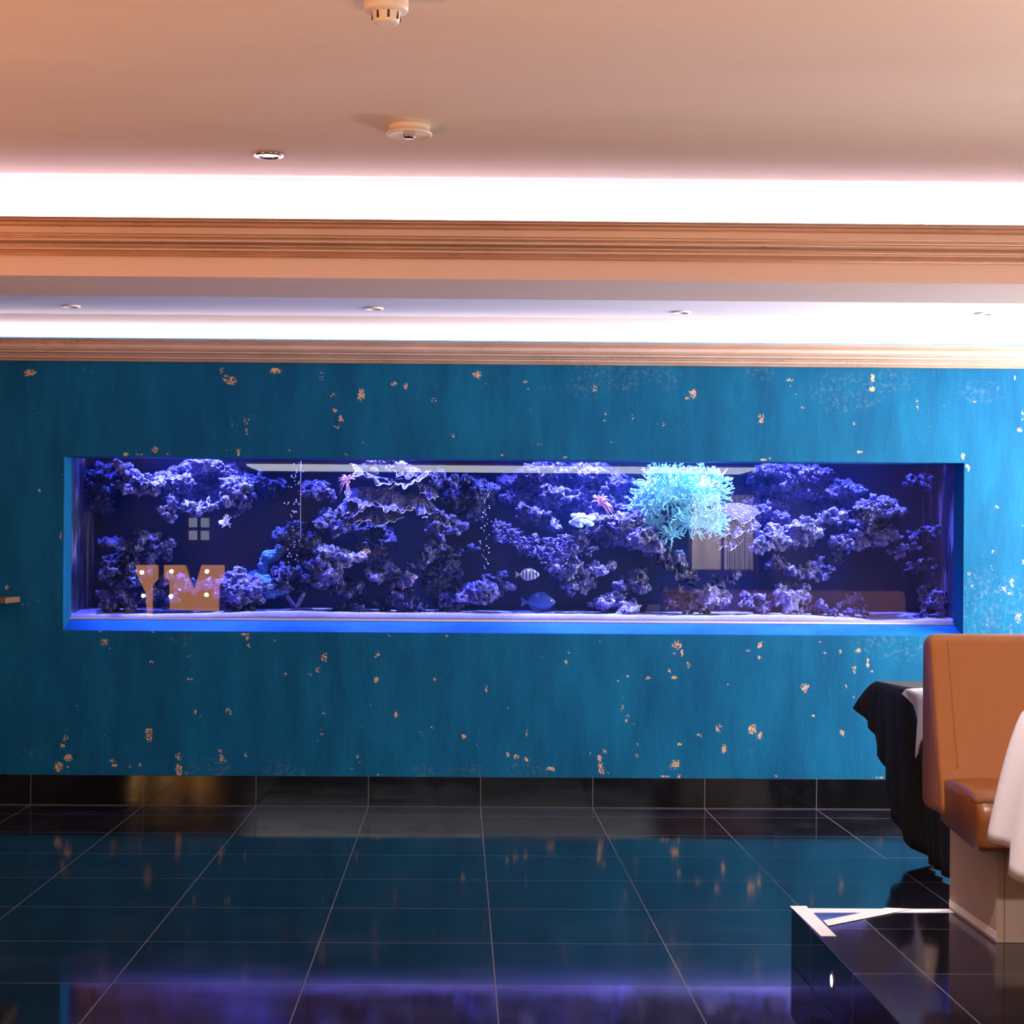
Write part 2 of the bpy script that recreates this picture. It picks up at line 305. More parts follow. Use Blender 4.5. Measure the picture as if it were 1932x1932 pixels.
#MARK_STRUCTURE
# ------------------------------------------------------------------ the setting
OX0, OX1, OZ0, OZ1 = -2.115, 2.707, 0.932, 1.863       # opening in the teal wall
GZ0 = 0.990                                            # lower edge of the glass
WEAR = [(55,704,10,6,1),(58,732,5,6,.7),(24,737,3,3,.7),(73,778,4,8,.7),(82,793,5,4,.7),(81,811,3,5,.6),(129,700,6,3,.4),(160,698,4,5,.8),(171,701,4,2,.8),(152,729,5,3,.5),(165,742,4,4,.7),(178,758,5,3,.5),(252,763,3,3,.4),(268,699,6,4,.6),(338,738,6,10,.6),(372,764,3,4,.8),(392,774,2,4,.6),(346,825,3,6,.5),(28,828,4,2,.7),(260,830,3,6,.7),(293,848,6,5,1),(237,857,5,4,.9),(262,858,7,3,1),(180,855,5,4,.7),(317,857,5,4,.9),(208,858,3,2,.8),(22,846,3,3,.6),
(418,699,3,5,1),(425,713,8,6,.9),(437,718,8,7,1),(466,690,5,5,.7),(521,700,10,5,1),(607,704,4,2,.9),(606,714,6,4,.9),(570,721,6,4,.4),(601,746,4,5,.7),(626,744,8,5,.8),(674,745,8,3,.7),(683,745,6,10,1),(678,752,4,4,1),(712,744,5,5,.7),(730,742,7,4,.7),(744,724,6,4,1),(765,728,4,6,1),(818,756,5,5,.9),(766,764,4,6,.4),(393,774,2,6,.6),(402,782,4,2,.6),(438,797,4,6,.9),(446,803,3,3,.8),(463,795,5,8,.9),(472,786,5,6,.8),(465,815,4,7,.9),(471,830,3,4,.7),(545,783,5,3,.4),(538,795,6,4,.4),(632,775,4,4,1),(643,791,4,7,1),(637,806,8,3,.9),(615,802,5,3,.4),(432,849,8,2,.8),(450,850,5,4,.9),(450,859,3,3,1),(469,861,3,2,.8),(655,857,5,4,.9),(546,849,2,2,.9),(683,835,3,2,.8),(854,822,4,4,.9),(852,861,4,4,.7),(820,805,3,15,.4),(768,820,3,8,.4),(802,850,6,4,.4),(883,758,4,6,.5),
(900,707,7,7,1),(928,702,4,3,.9),(918,724,3,2,.9),(992,720,5,4,.9),(1005,711,5,4,.8),(1025,707,4,3,.7),(997,733,3,3,.9),(1023,725,3,5,.7),(1018,745,2,2,.8),(940,748,6,5,.5),(1000,771,4,3,.8),(948,779,4,5,.6),(965,832,5,6,.5),(1018,838,7,3,.9),(948,859,3,2,.9),(1065,863,4,3,1),(1098,741,6,8,.5),(1123,706,6,8,.7),(1134,721,5,4,.8),(1123,733,4,8,.9),(1176,734,5,6,.8),(1186,763,3,4,.8),(1143,780,4,3,.9),(1141,793,3,2,.9),(1194,787,5,8,.8),(1238,735,5,14,.5),(1308,743,6,8,1),(1296,751,4,3,1),(1253,800,4,6,.8),(1240,799,2,2,.8),(1291,801,2,2,.8),(1153,835,5,2,.9),(1193,856,2,2,.7),
(1489,717,6,3,1),(1491,729,3,3,.9),(1502,743,2,2,.8),(1514,755,3,3,.8),(1514,769,3,3,.9),(1436,789,6,9,.9),(1455,788,8,5,.6),(1480,823,2,2,.8),(1647,713,4,8,1),(1645,735,5,5,1),(1594,730,4,5,.6),(1581,762,3,4,.7),(1729,757,4,6,.9),(1731,770,3,5,.8),(1757,812,4,10,.7),(1781,766,2,2,.8),(1838,758,3,2,1),(1915,714,2,5,.9),(1930,785,3,10,.9),(1924,811,4,4,1),(1817,861,4,6,1),(1622,852,5,4,.9),(1567,846,4,10,.5),(1440,867,6,2,1),(1452,865,3,2,1),(1611,799,3,3,.8),(1437,733,4,3,.6),(1718,795,3,2,.8),
(1827,882,5,6,1),(1881,957,3,3,.9),(1873,1041,4,4,.9),(1855,1046,3,7,.7),(1873,1070,5,5,.8),(1829,1083,4,3,1),(1834,1105,3,10,.8),(1825,1105,3,10,.5),(1852,1122,3,7,.9),(1910,1098,4,10,.9),(1895,1111,10,8,.8),(1905,1120,6,4,.8),(1864,1170,3,5,.8),(1863,1182,4,5,.8),(1920,1165,6,10,.9),(1889,1175,4,12,.5),(1908,1190,5,5,.8),(1930,1060,3,6,.9),(1929,992,2,2,.9),(1907,1002,5,3,.6),
(74,926,4,3,1),(70,938,2,3,.7),(117,894,4,4,.7),(106,968,8,3,.4),(115,1011,2,7,.9),(115,1067,3,10,.7),(13,1108,4,5,1),(2,1091,2,3,.6),(72,1135,3,2,.9),(53,1140,2,2,.8),(44,1141,2,2,.8),(47,1151,5,4,.7),(109,1109,3,2,.8),(116,1145,2,5,.8),(6,1178,2,2,.7),
(190,1192,4,2,1),(288,1192,4,2,1),(196,1212,7,6,1),(209,1225,4,3,.9),(205,1207,4,2,.8),(262,1210,6,8,.4),(393,1202,4,7,.5),(25,1239,3,7,.6),(286,1249,4,4,1),(286,1257,3,3,.8),(333,1226,2,3,.7),(356,1237,5,4,.8),(347,1237,3,3,.6),(355,1265,2,2,.9),(363,1267,2,2,.9),(355,1282,2,2,1),(362,1281,2,3,.9),(373,1285,2,2,.8),(230,1295,4,4,.4),(346,1334,7,5,.4),(369,1345,3,5,1),(378,1352,4,3,.8),(144,1320,2,2,.8),(146,1331,3,1,.7),(135,1353,2,2,.8),(123,1375,4,6,.7),(123,1393,6,8,.9),(118,1407,4,3,1),(139,1416,3,4,.6),(128,1430,7,6,1),(111,1447,7,8,1),(128,1448,4,3,.9),(199,1390,3,5,.8),(281,1385,6,12,1),(212,1435,5,4,.9),(216,1444,5,3,1),(228,1450,3,3,.8),(244,1447,5,7,.8),(265,1445,4,10,.8),(337,1427,6,8,.9),(337,1452,6,10,1),(351,1460,4,4,.9),(10,1435,8,6,.5),
(462,1197,8,3,1),(468,1203,4,4,1),(470,1217,3,4,1),(474,1242,4,2,.7),(520,1208,4,2,.9),(405,1215,5,4,.4),(458,1258,3,6,.4),(480,1322,4,3,.8),(432,1342,6,6,.9),(416,1417,4,4,.9),(418,1428,6,5,.9),(420,1437,6,5,.9),(464,1426,3,5,1),(538,1276,4,6,.8),(545,1265,3,3,.7),(585,1271,4,3,1),(600,1263,4,6,.9),(612,1240,6,9,.9),(600,1238,3,3,.8),(572,1333,5,6,.4),(599,1312,4,12,.4),(611,1346,3,3,.9),(605,1375,4,8,.8),(607,1385,4,2,.9),(600,1396,3,3,.8),(612,1430,5,6,.7),(712,1236,5,6,.9),(714,1219,2,2,.8),(710,1282,4,6,1),(735,1199,2,2,1),(703,1332,8,5,.7),(747,1349,3,6,1),(684,1369,3,5,.8),(687,1379,2,2,.8),(675,1427,3,3,1),(679,1438,2,2,.9),(664,1450,2,2,1),(716,1462,7,2,.9),
(843,1200,4,2,1),(913,1244,2,3,.7),(918,1299,3,5,1),(918,1283,2,2,.7),(820,1281,3,3,1),(836,1283,3,2,.8),(816,1372,4,3,.9),(794,1384,5,5,.8),(876,1390,4,4,1),(902,1405,5,8,.7),(958,1336,2,2,.9),(995,1383,4,6,.9),(958,1423,4,5,1),(974,1428,5,4,1),(994,1432,4,4,1),(1024,1240,4,4,.8),(1074,1231,3,2,1),(1068,1250,3,4,1),(1132,1211,2,2,.9),(1040,1451,8,4,1),(998,1459,4,2,.8),(1131,1431,4,7,1),(1115,1420,3,3,.8),(1140,1417,5,5,.9),(1133,1445,5,5,1),(1136,1455,6,5,1),(1146,1458,2,3,.9),
(1277,1217,8,8,1),(1272,1232,4,3,.9),(1287,1232,3,6,1),(1299,1254,4,6,.9),(1263,1266,4,5,.9),(1272,1278,6,3,1),(1287,1311,4,8,.4),(1274,1321,4,3,.4),(1322,1336,4,6,.4),(1184,1276,3,2,1),(1208,1274,3,2,.9),(1222,1279,5,3,.9),(1166,1285,2,2,.9),(1170,1303,2,2,.9),(1175,1316,2,2,.9),(1173,1335,4,7,.9),(1183,1351,4,4,.9),(1182,1360,3,3,1),(1196,1366,2,2,.8),(1357,1374,6,8,.9),(1365,1385,3,9,.8),(1321,1388,6,5,.9),(1366,1413,5,8,1),(1420,1376,7,8,1),(1435,1388,4,6,1),(1425,1393,2,6,.8),(1202,1405,3,3,.9),(1202,1426,3,4,1),(1282,1404,4,3,1),(1236,1444,5,6,.4),(1268,1444,5,8,.9),(1276,1442,5,9,1),(1256,1465,8,2,1),(1281,1464,5,3,1),(1464,1464,4,3,1),(1434,1218,4,5,1),(1439,1211,4,3,.9),(1411,1227,4,3,.9),(1432,1240,4,4,1),(1463,1240,8,6,.5),(1372,1290,3,3,.9),
(1548,1211,3,3,.9),(1557,1231,4,3,.9),(1585,1229,3,5,.9),(1619,1228,6,4,1),(1637,1251,3,8,1),(1612,1262,4,8,.9),(1645,1267,2,3,1),(1518,1297,7,7,1),(1597,1296,3,4,.8),(1610,1315,2,5,.9),(1534,1351,3,3,1),(1589,1383,4,6,1),(1530,1467,10,2,.5),(1660,1467,12,2,.9),(1711,1240,3,10,.5)]
SCUFF = [(1150,700,40,8),(1110,730,25,12),(1170,720,25,12),(1240,705,25,12),(1260,720,10,12),(1035,735,8,4),(1600,740,40,22),(1690,715,20,14),(1850,740,25,12),(1430,705,20,8),(990,1455,22,14),(880,1455,20,8),(800,1455,18,8),(410,1448,15,12),(345,1205,15,9),(525,1450,20,12),(1880,1150,40,40),(1850,1110,20,20),(380,1445,14,10),(560,1460,14,6),(55,1425,14,8),(1700,1220,50,15),(1900,1190,40,20)]

def wall_far():
    step = 0.0072
    wear, scuff = {}, {}
    def cells(lst, attr, dflt):
        cl = []
        for e in lst:
            p = P(e[0], e[1], WALL_Y); k = WALL_Y / F_PX
            cl.append((p.x, p.z, max(e[2], 2.3) * k * 1.4, max(e[3], 2.3) * k * 1.4, e[4] if len(e) > 4 else dflt))
        return cl
    wc, sc = cells(WEAR, wear, 1), cells(SCUFF, scuff, 1)
    vs, fs, wv, sv = [], [], [], []
    def panel(x0, x1, z0, z1):
        nx, nz = max(1, round((x1 - x0) / step)), max(1, round((z1 - z0) / step)); b = len(vs)
        lw = [c for c in wc if x0 - .1 < c[0] < x1 + .1 and z0 - .1 < c[1] < z1 + .1]
        ls = [c for c in sc if x0 - .3 < c[0] < x1 + .3 and z0 - .3 < c[1] < z1 + .3]
        W = [0.0] * ((nx + 1) * (nz + 1)); S = W[:]
        for lst, A in ((lw, W), (ls, S)):
            for cx, cz, rx, rz, a in lst:
                i0, i1 = int((cx - 2.2 * rx - x0) / (x1 - x0) * nx), int((cx + 2.2 * rx - x0) / (x1 - x0) * nx) + 1
                j0, j1 = int((cz - 2.2 * rz - z0) / (z1 - z0) * nz), int((cz + 2.2 * rz - z0) / (z1 - z0) * nz) + 1
                for i in range(max(0, i0), min(nx, i1) + 1):
                    for j in range(max(0, j0), min(nz, j1) + 1):
                        x = x0 + (x1 - x0) * i / nx; z = z0 + (z1 - z0) * j / nz
                        q = ((x - cx) / rx) ** 2 + ((z - cz) / rz) ** 2
                        k = i * (nz + 1) + j; A[k] = max(A[k], a * math.exp(-0.4 * q * q))
        for i in range(nx + 1):
            for j in range(nz + 1): vs.append((x0 + (x1 - x0) * i / nx, WALL_Y, z0 + (z1 - z0) * j / nz))
        wv.extend(W); sv.extend(S)
        for i in range(nx):
            for j in range(nz):
                a = b + i * (nz + 1) + j; fs.append((a, a + nz + 1, a + nz + 2, a + 1))
    vx0, vx1 = -2.75, 3.35
    panel(vx0, OX0, 0, 2.50); panel(OX1, vx1, 0, 2.50); panel(OX0, OX1, OZ1, 2.50); panel(OX0, OX1, 0, OZ0)
    def flat(*q):
        b = len(vs); vs.extend(q); fs.append((b, b + 1, b + 2, b + 3)); wv.extend([0.0] * 4); sv.extend([0.0] * 4)
    flat((XL, WALL_Y, 0), (vx0, WALL_Y, 0), (vx0, WALL_Y, 2.5), (XL, WALL_Y, 2.5)); flat((vx1, WALL_Y, 0), (XR, WALL_Y, 0), (XR, WALL_Y, 2.5), (vx1, WALL_Y, 2.5))
    y1 = GLASS_Y + 0.012
    flat((OX0, WALL_Y, OZ0), (OX0, y1, GZ0 - .004), (OX0, y1, OZ1), (OX0, WALL_Y, OZ1))
    flat((OX1, WALL_Y, OZ0), (OX1, WALL_Y, OZ1), (OX1, y1, OZ1), (OX1, y1, GZ0 - .004))
    flat((OX0, WALL_Y, OZ1), (OX0, y1, OZ1), (OX1, y1, OZ1), (OX1, WALL_Y, OZ1))
    flat((OX0, WALL_Y, OZ0), (OX1, WALL_Y, OZ0), (OX1, GLASS_Y - .002, GZ0 - .004), (OX0, GLASS_Y - .002, GZ0 - .004))
    me = bpy.data.meshes.new('wall_far'); me.from_pydata(vs, [], fs); me.update(); me.materials.append(M['wall'])
    for nm, vals in (('wear', wv), ('scuff', sv)):
        at = me.attributes.new(nm, 'FLOAT', 'POINT'); at.data.foreach_set('value', vals)
    o = bpy.data.objects.new('wall_far', me); COL.objects.link(o); struct(o)
wall_far()
struct(MB().box((XL, YB, -0.1), (XR, 10.65, 0)).make('floor', M['floor']))
struct(MB().box((XL, YB, CEIL), (XR, 6.2, CEIL + 0.1)).make('ceiling', M['ceiling']))
struct(MB().box((XL, 6.2, CEIL), (XR, 9.7, CEIL + 0.1)).make('ceiling_far', M['far_ceiling']))
struct(MB().box((XL - .1, YB, -.1), (XL, 10.65, CEIL + .7)).make('wall_left', M['room']))
WY0, WY1, WZ0, WZ1 = 7.15, 9.15, 0.85, 2.35
r = MB().box((XR, YB, -.1), (XR + .1, WY0, CEIL + .1)).box((XR, WY1, -.1), (XR + .1, 10.65, CEIL + .7)).box((XR, WY0, -.1), (XR + .1, WY1, WZ0)).box((XR, WY0, WZ1), (XR + .1, WY1, CEIL + .1))
struct(r.make('wall_right', M['room']))
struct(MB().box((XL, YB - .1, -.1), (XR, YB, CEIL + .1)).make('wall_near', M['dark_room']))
struct(MB().box((XL, 9.497, 2.5), (XR, 9.6, CEIL)).make('wall_far_cove', M['cove']))
struct(MB().box((XL, WALL_Y - 0.012, 0.0), (XR, WALL_Y - 0.0005, 0.162)).make('baseboard_far', M['skirt'], bevel=0.0015, seg=1))
# window of the right wall: frame, sash bars, glowing sky behind the panes
wd = MB()
for a, b in (((WY0, WZ0), (WY1, WZ0 + .07)), ((WY0, WZ1 - .07), (WY1, WZ1)), ((WY0, WZ0), (WY0 + .07, WZ1)), ((WY1 - .07, WZ0), (WY1, WZ1)), ((8.12, WZ0), (8.18, WZ1))):
    wd.box((XR + .02, a[0], a[1]), (XR + .08, b[0], b[1]))
win = struct(wd.make('window_1', M['cove']))
MB().box((XR + .085, WY0, WZ0), (XR + .09, WY1, WZ1)).make('sky_pane', glow('window daylight', (0.95, 0.97, 1.0), 4), win)['kind'] = 'structure'

def profile_strip(name, prof, m, parent=None):
    """extrude a closed (y, z) profile along the whole width"""
    n = len(prof)
    return mesh(name, [(XL, y, z) for y, z in prof] + [(XR, y, z) for y, z in prof],
                [(i, (i + 1) % n, n + (i + 1) % n, n + i) for i in range(n)] + [tuple(range(n)), tuple(range(n, 2 * n))], m, parent)

def cornice(yb, z0, z1, name, big):
    """moulding profile: (distance out from the back, height share from the bottom)"""
    pr = [(.004, 0), (.012, .0), (.014, .03), (.012, .045), (.009, .055), (.010, .07), (.018, .10), (.026, .125), (.030, .15), (.030, .19), (.024, .195), (.024, .215),
          (.030, .22), (.032, .25), (.030, .275), (.026, .28), (.026, .30), (.034, .305), (.040, .34), (.044, .38), (.044, .43), (.038, .435), (.038, .455), (.046, .46), (.048, .49),
          (.046, .515), (.042, .52), (.042, .55), (.052, .555), (.054, .58), (.054, .74), (.048, .745), (.048, .77), (.055, .78), (.058, .80), (.055, .825), (.053, .83), (.056, .86), (.064, .91), (.072, .95), (.076, .97), (.076, 1.0), (.070, 1.0)]
    k = 1.0 if big else 0.95
    out = [(yb - a * k, z0 + (z1 - z0) * b) for a, b in pr] + [(yb - .070 * k, z1 - .010), (yb - .004, z1 - .014), (yb - .004, z0 + .002)]
    return struct(profile_strip(name, out, M['gilt']))
BF = 6.0
beam = struct(MB().box((XL, BF, 2.282), (XR, 6.46, CEIL)).make('ceiling_beam', M['beam']))
struct(MB().box((XL, BF - .004, 2.47), (XR, BF - .0005, CEIL)).make('trim_cove', M['cove']))
cornice(BF - .0005, 2.348, 2.468, 'trim_1', True)
cornice(WALL_Y - .0005, 2.370, 2.486, 'trim_2', True)

# raised tiled platform
PH = 0.182
pf = MB().box((1.112, -3.0, 0.0), (XR - .001, 5.886, PH)).make('platform', M['platform'], bevel=0.003, seg=2); struct(pf)
sl = thing('step_light', 'small round lit step light set in the black riser of the platform', 'light', (1.112, 5.245, 0.095))
def ring(axis, c, r0, r1, d, m, name, parent):
    """a flat ring or disc facing -X"""
    b = MB().lathe([(r1, 0), (r1 * .96, d), (r0, d), (r0, 0)], (0, 0, 0), 28)
    b.v = [Vector((c[0] - v.z, c[1] + v.x, c[2] + v.y)) for v in b.v]; return b.make(name, m, parent, True)
ring('x', (1.1118, 5.245, 0.095), .019, .030, .0012, M['steel'], 'trim_ring', sl)
ring('x', (1.112, 5.245, 0.095),   .0005, .019, .0009, glow('step lamp lens', (1.0, 0.86, 0.72), 9), 'lens', sl)

# ------------------------------------------------------------------ the aquarium
TY0, TY1 = GLASS_Y + 0.012, 10.46
TX0, TX1, TZ0, TZ1 = OX0 - .03, OX1 + .03, 0.985, 3.2
aq = thing('aquarium', 'long built-in reef aquarium behind the opening in the teal wall', 'aquarium', (0.3, 10.0, TZ0))
MB().box((OX0 + .001, GLASS_Y, GZ0), (OX1 - .001, GLASS_Y + .012, OZ1 - .001)).make('glass_pane', M['glass'], aq)
MB().box((TX0, TY1, TZ0 - .03), (TX1, TY1 + .02, TZ1)).make('back_panel', M['panel'], aq)
MB().box((TX0 - .02, TY0, TZ0 - .03), (TX0, TY1, TZ1)).make('side_panel', M['side'], aq)
MB().box((TX1, TY0, TZ0 - .03), (TX1 + .02, TY1, TZ1)).make('side_panel', M['side'], aq)
MB().box((TX0, TY0 + .001, TZ0 - .03), (TX1, TY1, TZ0)).make('bottom_panel', M['panel'], aq)
MB().box((TX0, TY0, OZ1 + .002), (TX1, TY0 + .02, TZ1)).make('hood_front', M['panel'], aq)
MB().box((OX0 + .001, GLASS_Y - .008, GZ0 - .0035), (OX1 - .001, GLASS_Y, GZ0 + .007)).make('seal_strip', M['seal'], aq)
wv = NT('hazy aquarium water'); vsn = wv.n('ShaderNodeVolumeScatter'); wv.set(vsn, 'Color', (0.06, 0.42, 1.0)); wv.set(vsn, 'Density', 0.028); wv.set(vsn, 'Anisotropy', 0.2); wv.t.links.new(vsn.outputs[0], wv.out.inputs[1])
MB().box((TX0 + .001, TY0 + .001, TZ0 + .001), (TX1 - .001, TY1 - .001, 1.90)).make('water', wv.m, aq)
def sand():
    rows = []
    for j in range(40):
        y = TY0 + .002 + (TY1 - TY0 - .004) * (j / 39) ** 1.3; r = []
        for i in range(420):
            x = TX0 + .002 + (TX1 - TX0 - .004) * i / 419
            z = 1.028 + .012 * noise.noise(Vector((x * 1.7, y * 1.5, 3))) + .005 * noise.noise(Vector((x * 9, y * 9, 7))) + .003 * noise.noise(Vector((x * 40, y * 40, 1)))
            if x < -1.2: z -= .016 * min(1, (-1.2 - x) / .5) * (1 - (y - TY0) / .8)
            if x > 1.9: z -= .020 * min(1, (x - 1.9) / .5) * (1 - (y - TY0) / .8)
            r.append(Vector((x, y, z)))
        rows.append(r)
    m = MB().grid(rows); n = len(m.v); fr = list(range(420))
    m.add([Vector((m.v[i].x, m.v[i].y, TZ0 + .001)) for i in fr], []); m.f += [(i, i + 1, n + i + 1, n + i) for i in range(419)]
    o = m.make('sand_bed', M['sand'], None, True); tag(o, 'pale coral sand covering the aquarium bottom', 'sand'); o['kind'] = 'stuff'
sand()
def tex(name, kind, size, **kw):
    t = bpy.data.textures.new(name, kind); t.noise_scale = size
    for k, v in kw.items(): setattr(t, k, v)
    return t
T_BIG = tex('lump', 'CLOUDS', .085, noise_depth=3); T_FINE = tex('crag', 'VORONOI', .034); T_PIT = tex('pit', 'CLOUDS', .022, noise_depth=2)
def rock(label, cx, cy, w, h, tilt, Y, n=14, seed=0, m='rock', depth=None, rad=.37, vox=.0062, disp=(.080, .046, .022), name='live_rock', cat='rock', flat=1.0):
    rnd = random.Random(seed * 7 + 3); k = Y / F_PX * 1.1; hw, hh = w * k / 2, h * k / 2; c = P(cx, cy, Y); dp = depth or max(.07, min(.20, 1.0 * min(hw, hh) + .03))
    ca, sa = math.cos(tilt), math.sin(tilt); mb = MB(); r0 = min(hw, hh); got = [(c, r0 * .5)]
    for i in range(int(n * 1.7)):
        for _ in range(30):
            a, b_, e = rnd.uniform(-1, 1), rnd.uniform(-1, 1), rnd.uniform(-1, 1)
            if a * a + b_ * b_ < 1: break
        r = r0 * rad * rnd.uniform(.65, 1.45)
        x = a * max(.1, hw - r * .8); z = b_ * max(.05, hh - r * .8) + (.0)
        q = c + Vector((x * ca + z * sa, e * dp, -x * sa + z * ca)); q.y = max(9.74 + 1.5 * r, min(q.y, 10.44 - 1.55 * r)); q.x = max(TX0 + .02 + 1.7 * r, min(q.x, TX1 - .02 - 1.7 * r)); near = min(got, key=lambda g: (g[0] - q).length)
        for st in range(1, 5): mb.ball(near[0].lerp(q, st / 5), max(vox * 2.2, min(r, near[1]) * .62), 1)
        got.append((q, r)); mb.ball(q, r, 2, (rnd.uniform(1.0, 1.7), rnd.uniform(.9, 1.5), rnd.uniform(.6, 1.0) * flat))
    # a spine that keeps the lumps together
    mb.ball(c, r0 * .5, 2, (1, 1, 1))
    for s_ in (-.55, .55): mb.ball(c + Vector((hw * s_ * ca, 0, -hw * s_ * sa)), r0 * .42, 2, (max(1, hw / r0 * .8), 1, .9))
    o = mb.make(name, M[m], None, True)
    md = o.modifiers.new('remesh', 'REMESH'); md.mode = 'VOXEL'; md.voxel_size = vox; md.use_smooth_shade = True
    for tx, st in zip((T_BIG, T_FINE, T_PIT), disp):
        d = o.modifiers.new('disp', 'DISPLACE'); d.texture = tx; d.strength = st; d.mid_level = .55; d.texture_coords = 'LOCAL'
    return tag(o, label, cat)
